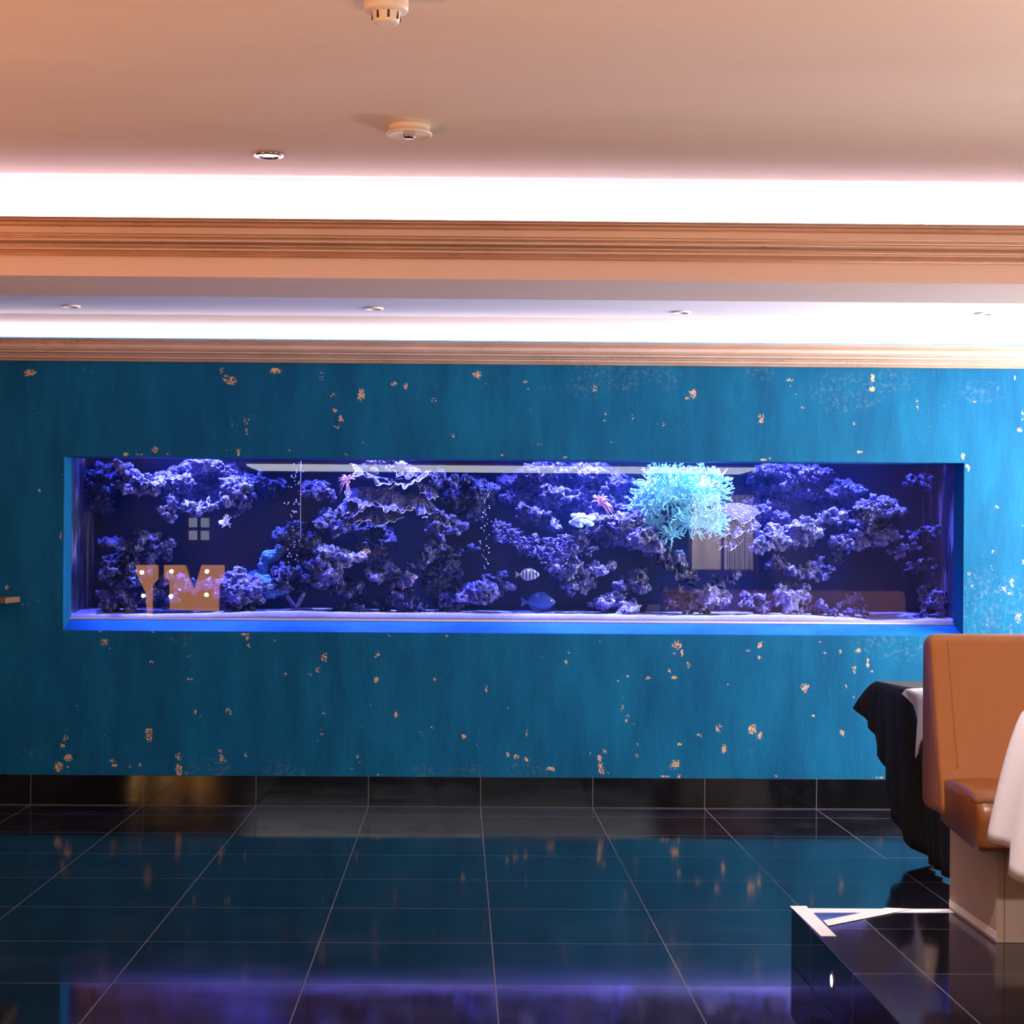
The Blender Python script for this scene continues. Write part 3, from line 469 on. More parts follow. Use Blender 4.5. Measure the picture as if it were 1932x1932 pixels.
ROCKS = [
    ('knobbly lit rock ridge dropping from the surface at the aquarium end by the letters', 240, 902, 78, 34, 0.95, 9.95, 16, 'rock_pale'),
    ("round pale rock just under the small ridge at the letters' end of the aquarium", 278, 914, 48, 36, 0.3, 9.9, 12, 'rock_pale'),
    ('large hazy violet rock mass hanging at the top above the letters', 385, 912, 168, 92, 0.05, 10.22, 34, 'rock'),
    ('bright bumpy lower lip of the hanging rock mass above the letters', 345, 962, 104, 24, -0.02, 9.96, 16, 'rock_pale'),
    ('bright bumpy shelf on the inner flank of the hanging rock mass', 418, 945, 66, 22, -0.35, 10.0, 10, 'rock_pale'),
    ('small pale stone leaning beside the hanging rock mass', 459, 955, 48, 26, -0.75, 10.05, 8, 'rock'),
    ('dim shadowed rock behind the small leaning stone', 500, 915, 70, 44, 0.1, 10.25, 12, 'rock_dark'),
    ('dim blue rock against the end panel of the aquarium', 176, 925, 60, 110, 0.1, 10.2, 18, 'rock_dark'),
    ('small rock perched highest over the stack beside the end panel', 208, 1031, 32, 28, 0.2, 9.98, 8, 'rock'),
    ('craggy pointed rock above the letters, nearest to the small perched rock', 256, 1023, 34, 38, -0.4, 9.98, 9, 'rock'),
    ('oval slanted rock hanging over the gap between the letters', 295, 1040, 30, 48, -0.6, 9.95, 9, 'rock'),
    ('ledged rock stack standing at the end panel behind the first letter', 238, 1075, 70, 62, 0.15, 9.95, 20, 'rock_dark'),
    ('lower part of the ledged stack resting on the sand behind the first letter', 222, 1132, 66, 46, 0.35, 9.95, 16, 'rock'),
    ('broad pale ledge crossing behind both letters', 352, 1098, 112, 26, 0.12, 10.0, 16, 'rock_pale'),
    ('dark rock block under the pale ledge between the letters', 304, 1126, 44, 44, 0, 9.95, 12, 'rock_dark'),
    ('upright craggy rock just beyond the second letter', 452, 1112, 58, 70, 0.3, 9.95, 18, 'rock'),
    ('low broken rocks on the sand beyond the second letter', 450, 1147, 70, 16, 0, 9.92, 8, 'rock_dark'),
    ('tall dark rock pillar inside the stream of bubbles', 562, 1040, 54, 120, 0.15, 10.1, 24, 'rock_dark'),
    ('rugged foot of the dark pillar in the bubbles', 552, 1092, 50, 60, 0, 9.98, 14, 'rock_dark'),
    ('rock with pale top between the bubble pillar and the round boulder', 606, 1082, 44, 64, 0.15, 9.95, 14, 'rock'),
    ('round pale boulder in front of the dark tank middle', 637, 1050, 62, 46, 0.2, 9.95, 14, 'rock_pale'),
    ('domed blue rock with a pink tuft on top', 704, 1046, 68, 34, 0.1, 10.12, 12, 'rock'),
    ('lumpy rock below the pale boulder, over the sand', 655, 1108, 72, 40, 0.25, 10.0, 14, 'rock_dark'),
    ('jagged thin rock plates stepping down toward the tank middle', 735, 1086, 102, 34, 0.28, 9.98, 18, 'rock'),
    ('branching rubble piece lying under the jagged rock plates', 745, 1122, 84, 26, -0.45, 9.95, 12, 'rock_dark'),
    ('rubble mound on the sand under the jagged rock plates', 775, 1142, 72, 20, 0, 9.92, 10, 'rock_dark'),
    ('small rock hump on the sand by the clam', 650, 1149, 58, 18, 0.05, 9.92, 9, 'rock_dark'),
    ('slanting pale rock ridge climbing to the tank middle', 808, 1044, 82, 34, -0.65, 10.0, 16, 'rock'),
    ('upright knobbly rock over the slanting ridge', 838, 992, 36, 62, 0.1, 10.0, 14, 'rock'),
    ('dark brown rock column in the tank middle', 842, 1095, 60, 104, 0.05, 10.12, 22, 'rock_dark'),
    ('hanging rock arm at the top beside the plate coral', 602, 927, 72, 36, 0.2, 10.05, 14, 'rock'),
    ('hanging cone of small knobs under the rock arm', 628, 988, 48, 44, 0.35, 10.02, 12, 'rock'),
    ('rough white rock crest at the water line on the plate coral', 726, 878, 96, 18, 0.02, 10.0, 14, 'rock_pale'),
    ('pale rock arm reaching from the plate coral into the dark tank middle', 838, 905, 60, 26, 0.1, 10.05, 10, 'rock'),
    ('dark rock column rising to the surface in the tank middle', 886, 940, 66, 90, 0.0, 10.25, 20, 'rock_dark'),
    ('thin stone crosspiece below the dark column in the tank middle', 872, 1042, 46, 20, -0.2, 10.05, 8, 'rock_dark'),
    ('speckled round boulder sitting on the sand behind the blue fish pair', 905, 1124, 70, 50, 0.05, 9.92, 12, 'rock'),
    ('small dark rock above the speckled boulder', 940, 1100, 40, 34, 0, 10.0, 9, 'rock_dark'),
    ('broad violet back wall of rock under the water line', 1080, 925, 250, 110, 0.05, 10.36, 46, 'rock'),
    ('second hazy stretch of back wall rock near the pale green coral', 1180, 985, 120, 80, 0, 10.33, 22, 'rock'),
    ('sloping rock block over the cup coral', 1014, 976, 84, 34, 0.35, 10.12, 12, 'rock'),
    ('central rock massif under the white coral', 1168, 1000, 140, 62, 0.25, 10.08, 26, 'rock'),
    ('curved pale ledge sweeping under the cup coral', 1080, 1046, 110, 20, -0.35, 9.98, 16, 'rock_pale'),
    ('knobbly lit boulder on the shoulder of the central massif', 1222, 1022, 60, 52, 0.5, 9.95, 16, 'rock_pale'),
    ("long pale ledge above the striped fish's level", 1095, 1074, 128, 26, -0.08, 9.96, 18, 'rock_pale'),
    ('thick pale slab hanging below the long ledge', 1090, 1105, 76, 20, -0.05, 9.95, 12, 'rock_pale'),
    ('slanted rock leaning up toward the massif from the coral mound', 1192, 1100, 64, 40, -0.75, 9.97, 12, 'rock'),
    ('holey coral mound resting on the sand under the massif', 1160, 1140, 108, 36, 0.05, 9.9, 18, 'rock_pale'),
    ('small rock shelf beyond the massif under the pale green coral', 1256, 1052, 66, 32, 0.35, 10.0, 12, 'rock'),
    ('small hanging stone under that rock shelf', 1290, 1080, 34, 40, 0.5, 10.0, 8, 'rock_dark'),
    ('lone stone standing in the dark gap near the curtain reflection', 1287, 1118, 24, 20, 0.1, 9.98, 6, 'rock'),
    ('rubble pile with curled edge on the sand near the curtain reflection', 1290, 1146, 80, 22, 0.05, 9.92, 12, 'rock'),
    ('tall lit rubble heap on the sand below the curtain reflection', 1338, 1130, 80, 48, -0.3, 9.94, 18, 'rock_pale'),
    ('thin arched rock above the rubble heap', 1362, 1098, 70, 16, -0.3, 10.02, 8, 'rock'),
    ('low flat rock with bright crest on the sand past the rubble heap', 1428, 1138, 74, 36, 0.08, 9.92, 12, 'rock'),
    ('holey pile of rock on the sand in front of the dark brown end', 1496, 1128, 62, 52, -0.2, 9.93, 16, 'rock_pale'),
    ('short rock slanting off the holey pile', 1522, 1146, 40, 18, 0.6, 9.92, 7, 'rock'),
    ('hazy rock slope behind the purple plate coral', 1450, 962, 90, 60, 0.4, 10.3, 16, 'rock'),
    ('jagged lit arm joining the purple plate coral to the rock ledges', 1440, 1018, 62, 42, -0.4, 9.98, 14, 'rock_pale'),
    ('upper lit rock ledge stepping up toward the surface', 1546, 985, 92, 30, -0.22, 10.02, 16, 'rock_pale'),
    ('lower lit rock ledge with teal patches', 1500, 1012, 84, 46, -0.3, 9.97, 18, 'rock_pale'),
    ('hanging rock tongue curving down under the lit ledges', 1488, 1070, 80, 30, 0.62, 9.97, 14, 'rock'),
    ('second rock tongue under the lit ledges with a hollow loop', 1546, 1074, 66, 34, -0.05, 9.98, 12, 'rock'),
    ('small dark knob above the hollow loop rock', 1576, 1052, 28, 22, 0, 10.0, 6, 'rock_dark'),
    ('steep dim rock slope at the back, near the dark brown end', 1580, 948, 70, 116, -0.5, 10.33, 26, 'rock_dark'),
    ('saddle-shaped rock with a tall smooth hump', 1655, 972, 64, 84, -0.1, 10.0, 18, 'rock'),
    ('broad foot of the saddle-shaped rock', 1628, 1016, 126, 36, -0.12, 9.96, 20, 'rock_pale'),
    ('thin rock shelf sticking out beside the saddle-shaped rock', 1704, 1038, 68, 14, -0.12, 9.97, 9, 'rock_pale'),
    ('broken rock chain running to the end panel', 1742, 1008, 64, 26, 0.1, 10.0, 9, 'rock_dark'),
    ('small round rock hanging in the brown end of the tank', 1738, 1070, 28, 26, 0.1, 10.0, 7, 'rock_dark'),
    ('long rounded rock resting slantwise on the sand', 1600, 1136, 44, 16, -0.45, 9.93, 7, 'rock'),
    ('flat dark rock on the sand beside the slantwise one', 1556, 1152, 40, 14, 0.2, 9.9, 7, 'rock'),
    ('low rock on the sand toward the brown end', 1624, 1156, 34, 12, 0.1, 9.9, 6, 'rock_dark'),
    ('flat oval rock on the sand close to the end panel', 1738, 1163, 38, 14, 0.1, 9.88, 7, 'rock_dark'),
    ('arched craggy rock standing in the last corner of the tank', 1778, 1132, 46, 52, -0.5, 9.95, 13, 'rock'),
    ('hazy blue rock face under the water line above the lit rock ledges', 1500, 912, 170, 76, 0.1, 10.36, 30, 'rock'),
    ('dim rock face at the back behind the bubble stream', 690, 1005, 110, 60, 0.1, 10.37, 18, 'rock_dark'),
    ('pair of blue knobs high in the brown end of the tank', 1738, 905, 48, 22, 0, 10.1, 6, 'rock_dark'),
]
for i_, (lb, cx, cy, w_, h_, tl, Y_, n_, m_) in enumerate(ROCKS): rock(lb, cx, cy, w_, h_, tl, Y_, n_, i_, m_)

# ------------------------------------------------------------------ corals, fish, bubbles
def bent(base, tip, bow, n=6):
    base, tip, bow = Vector(base), Vector(tip), Vector(bow)
    return [base.lerp(tip, i / n) + bow * math.sin(PI * i / n) for i in range(n + 1)]
def bush(name, label, cat, lobes, m, n, length, rad, seed, spread=1.0):
    """a branching colony: every lobe is (px, py, rx, rz, Y, share)"""
    rnd = random.Random(seed); mb = MB()
    for px, py, rx, rz, Y, share in lobes:
        c = P(px, py, Y); k = Y / F_PX; R = Vector((rx * k, min(rx, rz) * k * .8, rz * k))
        mb.ball(c + Vector((0, R.y * .3, 0)), 1.0, 3, (R.x * .62, R.y * .62, R.z * .62))
        for i in range(int(n * share)):
            while True:
                d = Vector((rnd.gauss(0, 1), rnd.gauss(-.35, 1), rnd.gauss(.15, 1)))
                if d.length > .1: break
            d.normalize(); f = rnd.uniform(.50, .84)
            b0 = c + Vector((d.x * R.x, d.y * R.y, d.z * R.z)) * f
            dr = (d + Vector((rnd.uniform(-.6, .6), rnd.uniform(-.6, .3), rnd.uniform(-.5, .7))) * spread).normalized()
            L = length * rnd.uniform(.6, 1.35); t0 = b0 + dr * L
            bw = Vector((rnd.uniform(-1, 1), rnd.uniform(-1, 1), rnd.uniform(-1, 1))) * L * .14
            pts = bent(b0, t0, bw, 4); r = rad * rnd.uniform(.8, 1.2)
            mb.tube(pts, [r * 1.25, r * 1.1, r, r * .85, r * .4], 5)
            for _ in range(rnd.choice((1, 2, 2, 3))):
                q = rnd.randrange(1, 4); d2 = (dr + Vector((rnd.uniform(-1, 1), rnd.uniform(-1, 1), rnd.uniform(-.6, 1))) * .8).normalized()
                mb.tube([pts[q], pts[q] + d2 * L * .25, pts[q] + d2 * L * .48], [r * .95, r * .8, r * .35], 5)
    return tag(mb.make(name, M[m], None, True), label, cat)
bush('branching_coral', 'big pale green bushy branching coral near the curtain reflection', 'coral',
     [(1258, 922, 70, 46, 9.92, .38), (1322, 926, 64, 50, 9.95, .34), (1220, 944, 38, 36, 9.95, .12), (1312, 982, 52, 26, 9.90, .17), (1268, 1006, 20, 14, 9.92, .05), (1348, 990, 26, 24, 9.9, .07)], 'green', 900, .040, .0036, 4, .8)
bush('branching_coral', 'small drooping spray of pale green coral under the bushy coral', 'coral', [(1234, 985, 26, 12, 9.98, 1)], 'green', 46, .036, .003, 9, .8)
bush('branching_coral', 'tiny lilac coral sprig hanging by the corner of the hazy rock mass', 'coral', [(425, 985, 10, 10, 9.95, 1)], 'rim', 30, .026, .0022, 6, .9)

def plates(name, label, lst, m='plate', rim=True, seed=1):
    """wavy horizontal coral plates: (px, py, half width px, depth m, sag px, Y of the front edge)"""
    rnd = random.Random(seed); x0, y0 = lst[0][0], lst[0][1]; t = thing(name, label, 'coral', P(x0, y0, lst[0][5]))
    for px, py, hwp, dep, sag, Y, tilt in lst:
        k = Y / F_PX; c = P(px, py, Y); hw = hwp * k; rows = []; ph = rnd.uniform(0, 6); edge = []
        NR, NA = 7, 46
        for i in range(NR + 1):
            f = i / NR; r = []
            for j in range(NA + 1):
                a = PI * (1.02 + .96 * (j / NA)) if True else 0
                rag = 1 + .10 * math.sin(a * 7 + ph) + .07 * math.sin(a * 17 + ph * 2)
                x = math.cos(a) * hw * f * rag; y = math.sin(a) * dep * f * rag; drop = .55 * y
                z = -sag * k * f * f + math.sin(a * 8 + ph) * .010 * f * f + math.sin(a * 19 + ph) * .004 * f + tilt * x
                q = Vector((c.x + x, c.y + dep + y, c.z + sag * k * .6 + z + drop + .3 * dep)); r.append(q)
            rows.append(r)
        o = MB().grid(rows).make('coral_plate', M[m], t, True, solid=.007)
        if rim:
            rb = MB().tube(rows[-1], .0030, 6).make('pale_rim', M['rim'], o, True); rb['label'] = 'pale growing rim'
    return t
plates('plate_coral', 'large ruffled purple plate coral with glowing white rims at the top of the tank', [
    (720, 905, 62, .16, -18, 9.92, -.18), (768, 908, 40, .14, -10, 9.90, .25), (690, 938, 44, .15, 10, 9.90, -.05), (738, 944, 46, .16, 12, 9.88, -.20), (790, 950, 32, .14, 12, 9.90, -.35),
    (664, 958, 26, .12, 8, 9.93, .1), (705, 972, 52, .15, 8, 9.96, -.10), (690, 966, 40, .15, 16, 10.0, .12), (805, 925, 20, .10, 8, 9.94, -.6), (765, 890, 26, .10, 6, 9.95, -.1)], seed=2)
plates('plate_coral', 'pale purple plate coral tucked beside the pale green coral', [
    (1396, 968, 40, .15, 8, 9.93, -.05), (1385, 995, 36, .13, 12, 9.91, .15), (1378, 1018, 26, .12, 16, 9.90, .1), (1412, 985, 26, .12, 10, 9.93, -.2)], 'plate', True, 5)
def cups():
    rnd = random.Random(11); mb = MB()
    for i in range(190):
        u = rnd.random(); px = 934 + u * 176; py = 1008 + 46 * math.sin(u * 2.4 + .2) - 14 + rnd.uniform(-26, 22) * (1 - .4 * u)
        c = P(px, py, 9.92 + rnd.uniform(-.04, .14)); r = rnd.uniform(.010, .021); a0 = rnd.uniform(0, 6); lean = Vector((rnd.uniform(-.7, .7), rnd.uniform(-.8, .1), 1)).normalized()
        ex = lean.cross(Vector((.2, .9, .1))).normalized(); ey = lean.cross(ex)
        rows = []
        for q in range(4):
            f = q / 3; rows.append([c + (ex * math.cos(a0 + b_) + ey * math.sin(a0 + b_)) * r * (.25 + .85 * f) * (1 + .2 * math.sin(b_ * 4)) + lean * (r * 1.5 * f) for b_ in [k * 3.6 / 8 for k in range(9)]])
        mb.grid(rows)
    tag(mb.make('cup_coral', M['plate'], None, True, solid=.004), 'frilly lilac cup coral spread over the ledge by the striped fish', 'coral')
cups()
def white_coral():
    rnd = random.Random(3); mb = MB(); c = P(1098, 980, 9.90); k = 9.9 / F_PX
    for i in range(46):
        a = rnd.uniform(0, 2 * PI); f = rnd.uniform(.2, 1); mb.ball(c + Vector((math.cos(a) * 22 * k * f, rnd.uniform(-.02, .03), math.sin(a) * 13 * k * f - .2 * (22 * k * f) * math.cos(a) * 0)), rnd.uniform(.010, .019), 2, (1.2, 1, .8))
    mb.tube(bent(P(1080, 984, 9.86), P(1118, 980, 9.86), (0, -.02, .02)), .010, 8)
    tag(mb.make('bubble_coral', M['white_coral'], None, True), 'small glowing white bubble coral on the central massif', 'coral')
white_coral()
def worm(label, px, py, Y, n, a0, a1, L, seed):
    rnd = random.Random(seed); mb = MB(); c = P(px, py, Y); k = Y / F_PX
    mb.ball(c, .010, 2, (1.4, 1, .8))
    for i in range(n):
        a = a0 + (a1 - a0) * rnd.random(); d = Vector((math.cos(a), rnd.uniform(-.9, .2), math.sin(a))).normalized(); l = L * k * rnd.uniform(.7, 1.15)
        mb.tube(bent(c, c + d * l + Vector((0, 0, -.25 * l)), Vector((0, -.01, l * .22)), 6), [.0028, .0028, .0026, .0024, .0022, .0018, .0010], 5)
    tag(mb.make('tube_anemone', M['pink'], None, True), label, 'anemone')
worm('pink striped tube anemone arching above the white bubble coral', 1132, 952, 9.95, 46, -.9, 2.8, 26, 1)
worm('pink striped tube anemone beside the plate coral under the surface', 656, 910, 9.92, 44, .5, 5.0, 20, 2)
worm('little pink tuft growing on the domed blue rock', 690, 1043, 9.97, 26, .2, 3.0, 11, 3)
worm('tiny pink tuft on the jagged thin rock plates', 783, 1090, 9.9, 18, .2, 3.0, 8, 4)

def leather():
    t = MB(); k = 9.95 / F_PX
    pts = [P(x, y, 9.98) for x, y in ((532, 1030), (524, 1045), (505, 1052), (497, 1068), (496, 1084), (482, 1088), (473, 1092))]
    t.tube(pts, [.016, .03, .038, .036, .034, .04, .02], 14)
    pts = [P(x, y, 9.94) for x, y in ((480, 1092), (498, 1100), (515, 1102), (530, 1096), (541, 1090))]
    t.tube(pts, [.03, .045, .048, .040, .022], 14)
    for x, y, r in ((488, 1112, .045), (508, 1116, .05), (530, 1112, .04)): t.ball(P(x, y, 9.96), r, 2, (1.3, 1, .8))
    o = t.make('leather_coral', M['blue_coral'], None, True); md = o.modifiers.new('remesh', 'REMESH'); md.mode = 'VOXEL'; md.voxel_size = .007; md.use_smooth_shade = True
    for tx, st in zip((T_BIG, T_FINE, T_PIT), (.03, .02, .012)):
        d = o.modifiers.new('disp', 'DISPLACE'); d.texture = tx; d.strength = st; d.mid_level = .5
    tag(o, 'arched pale blue leather coral curling around the tiny striped fish', 'coral')
leather()
def clam():
    t = thing('giant_clam', 'open lilac clam standing on the sand under the bubbles', 'clam', P(557, 1148, 9.9)); k = 9.9 / F_PX
    for s_ in (-1, 1):
        rows = []
        for i in range(9):
            f = i / 8; rows.append([P(558 + s_ * (2 + 14 * f) + (j - 4) * .9 * s_, 1146 - 26 * f + 4 * math.sin(j * 1.5) * f + (6 if s_ < 0 else 0) * f, 9.88 + (j - 4) * .010 * (1 - .4 * f)) for j in range(9)])
        MB().grid(rows).make('valve', M['plate'], t, True, solid=.006)
clam()

def fish(label, px, py, Y, L, H, m, dirx, seed, name='tang_fish', eye=True, tail=.22, fin=.2):
    """dirx = +1 swims towards +X; body is one lofted mesh with fins and tail as children"""
    c = P(px, py, Y); t = thing(name, label, 'fish', c)
    st = [(-.5, .04), (-.47, .10), (-.40, .25), (-.28, .60), (-.12, .88), (.04, 1.0), (.20, .92), (.33, .70), (.43, .42), (.485, .20), (.5, .05)]
    vs, fs = [], []; S = 14
    for x, h in st:
        for k in range(S):
            a = 2 * PI * k / S; vs.append(c + Vector((dirx * x * L, math.cos(a) * h * H * .17, math.sin(a) * h * H / 2)))
    fs = [(i * S + k, i * S + (k + 1) % S, (i + 1) * S + (k + 1) % S, (i + 1) * S + k) for i in range(len(st) - 1) for k in range(S)] + [tuple(range(S)), tuple((len(st) - 1) * S + k for k in range(S))]
    mesh('body', vs, fs, M[m], t, True)
    def flat(nm, pts):
        n = len(pts); q = [c + Vector((dirx * x * L, s_ * .0012, z * H)) for s_ in (-1, 1) for x, z in pts]
        mesh(nm, q, [tuple(range(n)), tuple(range(n, 2 * n))] + [(i, (i + 1) % n, n + (i + 1) % n, n + i) for i in range(n)], M[m], t)
    flat('tail_fin', [(-.46, .06), (-.5 - tail * .8, .30), (-.5 - tail * .55, .0), (-.5 - tail * .8, -.30), (-.46, -.06)])
    flat('dorsal_fin', [(-.40, .14), (-.34, .34), (-.15, .56), (.08, .60), (.22, .50), (.24, .38), (0, .42), (-.25, .28)])
    flat('anal_fin', [(-.40, -.14), (-.34, -.32), (-.15, -.54), (.02, -.56), (.05, -.42), (-.25, -.28)])
    MB().ball(c + Vector((dirx * .36 * L, -.11 * H, .10 * H)), .007 if L < .14 else .006, 2).make('eye', M['rim'] if L > .14 else M['dark'], t, True)
fish('pale fish with dark bars swimming under the cup coral', 998, 1084, 9.86, .115, .062, 'striped', 1, 1)
fish('tiny dark barred fish in front of the blue leather coral', 509, 1107, 9.84, .05, .026, 'striped', 1, 2, 'damsel_fish')
fish('dark blue fish close to the sand below the barred fish', 1020, 1136, 9.9, .165, .095, 'blue_fish', 1, 3)
fish('dim blue fish half hidden behind the speckled boulder', 888, 1114, 9.99, .13, .080, 'blue_fish', 1, 4)

bub = MB().ball((0, 0, 0), .0042, 2).make('air_bubble', plain('air bubble', (.9, .92, 1), .1, var=0), None, True); rnd = random.Random(8)
spots = [(555 + rnd.gauss(0, 7), 872 + 210 * rnd.random(), 9.85 + .1 * rnd.random(), 0) for _ in range(64)] + [(916 + 6 * math.sin(i) + rnd.gauss(0, 3), 925 + i * 4.2, 9.9, 1) for i in range(36)]
for i, (px, py, Y, g) in enumerate(spots):
    o = bub if i == 0 else bub.copy()
    if i: COL.objects.link(o)
    o.location = P(px, py, Y); s_ = rnd.uniform(.45, 1.15); o.scale = (s_, s_, s_)
    tag(o, ('shiny air bubble rising in the stream by the dark rock pillar', 'fine air bubble rising in the stream by the barred fish')[g], 'bubble', ('air bubbles by the dark rock pillar', 'air bubbles by the barred fish')[g])
hose = MB().tube([P(568, 870, 9.82), P(567, 930, 9.82), P(567, 1015, 9.84)], .0022, 8).make('air_hose', M['seal'], None, True)
tag(hose, 'thin pale air hose hanging straight down beside the bubbles', 'hose')

# ------------------------------------------------------------------ the dining room mirrored in the aquarium glass
GM = GLASS_Y
def V(px, py, yr):
    """the room point at depth yr whose mirror image in the glass is seen at (px, py)"""
    p = P(px, py, 2 * GM - yr); return Vector((p.x, yr, p.z))
def letter(name, label, polys, bulbs, yr, depth=.16):
    cx = sum(p[0] for p in polys[0]) / len(polys[0]); t = thing(name, label, 'sign letter', V(cx, 1160, yr))
    for nm, m, ya, yb in (('face', M['letter'], yr + .0, yr - .02), ('housing', M['wood'], yr - .02, yr - depth)):
        mb = MB()
        for pl in polys:
            n = len(pl); f = [V(x, y, yr) for x, y in pl]
            mb.add([Vector((p.x, ya, p.z)) for p in f] + [Vector((p.x, yb, p.z)) for p in f], [tuple(range(n)), tuple(range(n, 2 * n))] + [(i, (i + 1) % n, n + (i + 1) % n, n + i) for i in range(n)])
        mb.make(nm, m, t)
    for x, y in bulbs: MB().ball(V(x, y, yr) + Vector((0, .03, 0)), .024, 2).make('bulb', M['bulb'], t, True)
M['letter'] = glow('lit orange letter face', (1.0, 0.38, 0.08), 6)
M['bulb'] = glow('warm letter bulb', (1.0, 0.66, 0.28), 60)
LY = 0.3
letter('marquee_letter', 'glowing orange letter Y with bulbs, mirrored in the aquarium glass', [[(256, 1066), (298, 1066), (298, 1092), (288, 1104), (287, 1162), (277, 1162), (274, 1118), (262, 1092), (256, 1080)]], [(268, 1080), (271, 1124)], LY)
letter('marquee_letter', 'glowing orange letter M with bulbs, mirrored in the aquarium glass', [[(309, 1066), (350, 1066), (358, 1092), (366, 1112), (372, 1092), (380, 1066), (423, 1066), (423, 1092), (414, 1096), (412, 1154), (320, 1150), (319, 1096), (309, 1090)]], [(324, 1078), (391, 1078), (323, 1125), (390, 1122)], LY)
ct = thing('console_table', 'dark wooden console table carrying the glowing letters', 'table', (-3.0, LY - .2, 0))
zt = V(340, 1163, LY).z
MB().box((-4.6, LY - .45, zt - .05), (-2.2, LY + .12, zt)).make('table_top', M['wood'], ct, bevel=.005)
for x in (-4.5, -2.3):
    for y in (LY - .38, LY + .05): MB().box((x - .03, y - .03, 0), (x + .03, y + .03, zt - .05)).make('leg', M['wood'], ct)
# ceiling light cove at the far end of the dining room
def ceil_x(px, yr): return V(px, 885, yr).x
lp = MB().box((ceil_x(470, -6.0), -7.2, CEIL - .03), (ceil_x(1420, -6.0), -5.7, CEIL - .002)).make('ceiling_panel', glow('ceiling light panel', (0.90, 0.92, 1.0), 8)); tag(lp, 'long white ceiling light panel mirrored along the top of the aquarium glass', 'light panel')
# windows of the near wall
def near_window(n, pa, pb, cols_, rows_, strength, curtain):
    a, b_ = V(pa[0], pa[1], YB + .02), V(pb[0], pb[1], YB + .02); x0, x1, z0, z1 = min(a.x, b_.x), max(a.x, b_.x), min(a.z, b_.z), max(a.z, b_.z)
    fr = MB()
    for i in range(cols_ + 1): x = x0 + (x1 - x0) * i / cols_; fr.box((x - .025, YB + .001, z0), (x + .025, YB + .05, z1))
    for j in range(rows_ + 1): z = z0 + (z1 - z0) * j / rows_; fr.box((x0, YB + .001, z - .025), (x1, YB + .05, z + .025))
    o = struct(fr.make('window_%d' % n, M['wood'])); g = MB().box((x0, YB + .002, z0), (x1, YB + .01, z1)).make('sky_pane', glow('window daylight', (0.86, 0.92, 1.0) if not curtain else (1.0, 0.86, 0.74), strength), o); g['kind'] = 'structure'
    return x0, x1, z0, z1
near_window(2, (353, 974), (398, 1022), 2, 2, 3.0, False)
x0, x1, z0, z1 = near_window(3, (1303, 930), (1424, 1078), 2, 1, 11.0, True)
t = NT('sheer curtain'); tl = t.n('ShaderNodeBsdfTransparent'); t.set(tl, 0, (1, .95, .9)); df = t.n('ShaderNodeBsdfDiffuse'); t.set(df, 0, (.6, .5, .45)); mx = t.n('ShaderNodeMixShader')
lw = t.n('ShaderNodeLayerWeight'); t.set(lw, 0, .35); t.set(mx, 0, t.ramp(lw.outputs['Facing'], 0.0, 0.8, 0.35, 0.95))
t.t.links.new(tl.outputs[0], mx.inputs[1]); t.t.links.new(df.outputs[0], mx.inputs[2]); t.t.links.new(mx.outputs[0], t.out.inputs[0])
for xa, xb, lb in ((x0 - .05, x0 + (x1 - x0) * .57, 'plain sheer curtain panel over the mirrored window'), (x0 + (x1 - x0) * .565, x1 + .05, 'deeply folded sheer curtain panel over the mirrored window')):
    rows = [[Vector((xa + (xb - xa) * i / 60, YB + .10 + .03 * math.sin(i / 60 * (9 if 'plain' in lb else 40)), z)) for i in range(61)] for z in (z0 - .08, (z0 + z1) / 2, z1 + .1)]
    tag(MB().grid(rows).make('curtain', t.m, None, True, solid=.002), lb, 'curtain')
#MARK_DETAIL
# ------------------------------------------------------------------ ceiling fittings
def fitting(name, label, px, py, cat, build, group=None):
    k = (CEIL - CAM_Z); y = 5.0
    for _ in range(6):
        p = P(px, py, y); y *= k / (p.z - CAM_Z)
    p = P(px, py, y); t = thing(name, label, cat, (p.x, p.y, CEIL), group); build(t, p); return t
def detector_tall(t, p):
    c = (p.x, p.y, CEIL)
    MB().lathe([(.020, 0), (.050, 0), (.050, -.022), (.0505, -.030), (.050, -.040), (.047, -.044), (.02, -.044)], c, 40).make('base', M['plastic'], t, True)
    MB().lathe([(.020, -.044), (.033, -.044), (.033, -.049), (.030, -.066), (.026, -.071), (.02, -.071)], c, 40).make('sensor_cap', M['plastic'], t, True)
    for k in range(8):
        a = k * PI / 4 + .2; b = MB().box((-.0024, -.0015, -.064), (.0024, .0015, -.047))
        b.v = [Vector((c[0] + v.x * math.cos(a) - (v.y + .0318) * math.sin(a), c[1] + v.x * math.sin(a) + (v.y + .0318) * math.cos(a), c[2] + v.z)) for v in b.v]; b.make('vent_slot', M['dark'], t)
def detector_disc(t, p):
    c = (p.x, p.y, CEIL)
    MB().lathe([(.02, 0), (.062, 0), (.062, -.008), (.061, -.012), (.061, -.020), (.067, -.023), (.0685, -.027), (.066, -.031), (.062, -.0325), (.060, -.031), (.02, -.032)], c, 48).make('housing', M['plastic'], t, True)
    MB().lathe([(.003, -.032), (.019, -.032), (.018, -.037), (.012, -.040), (.003, -.040)], c, 28).make('sensor', M['steel'], t, True)
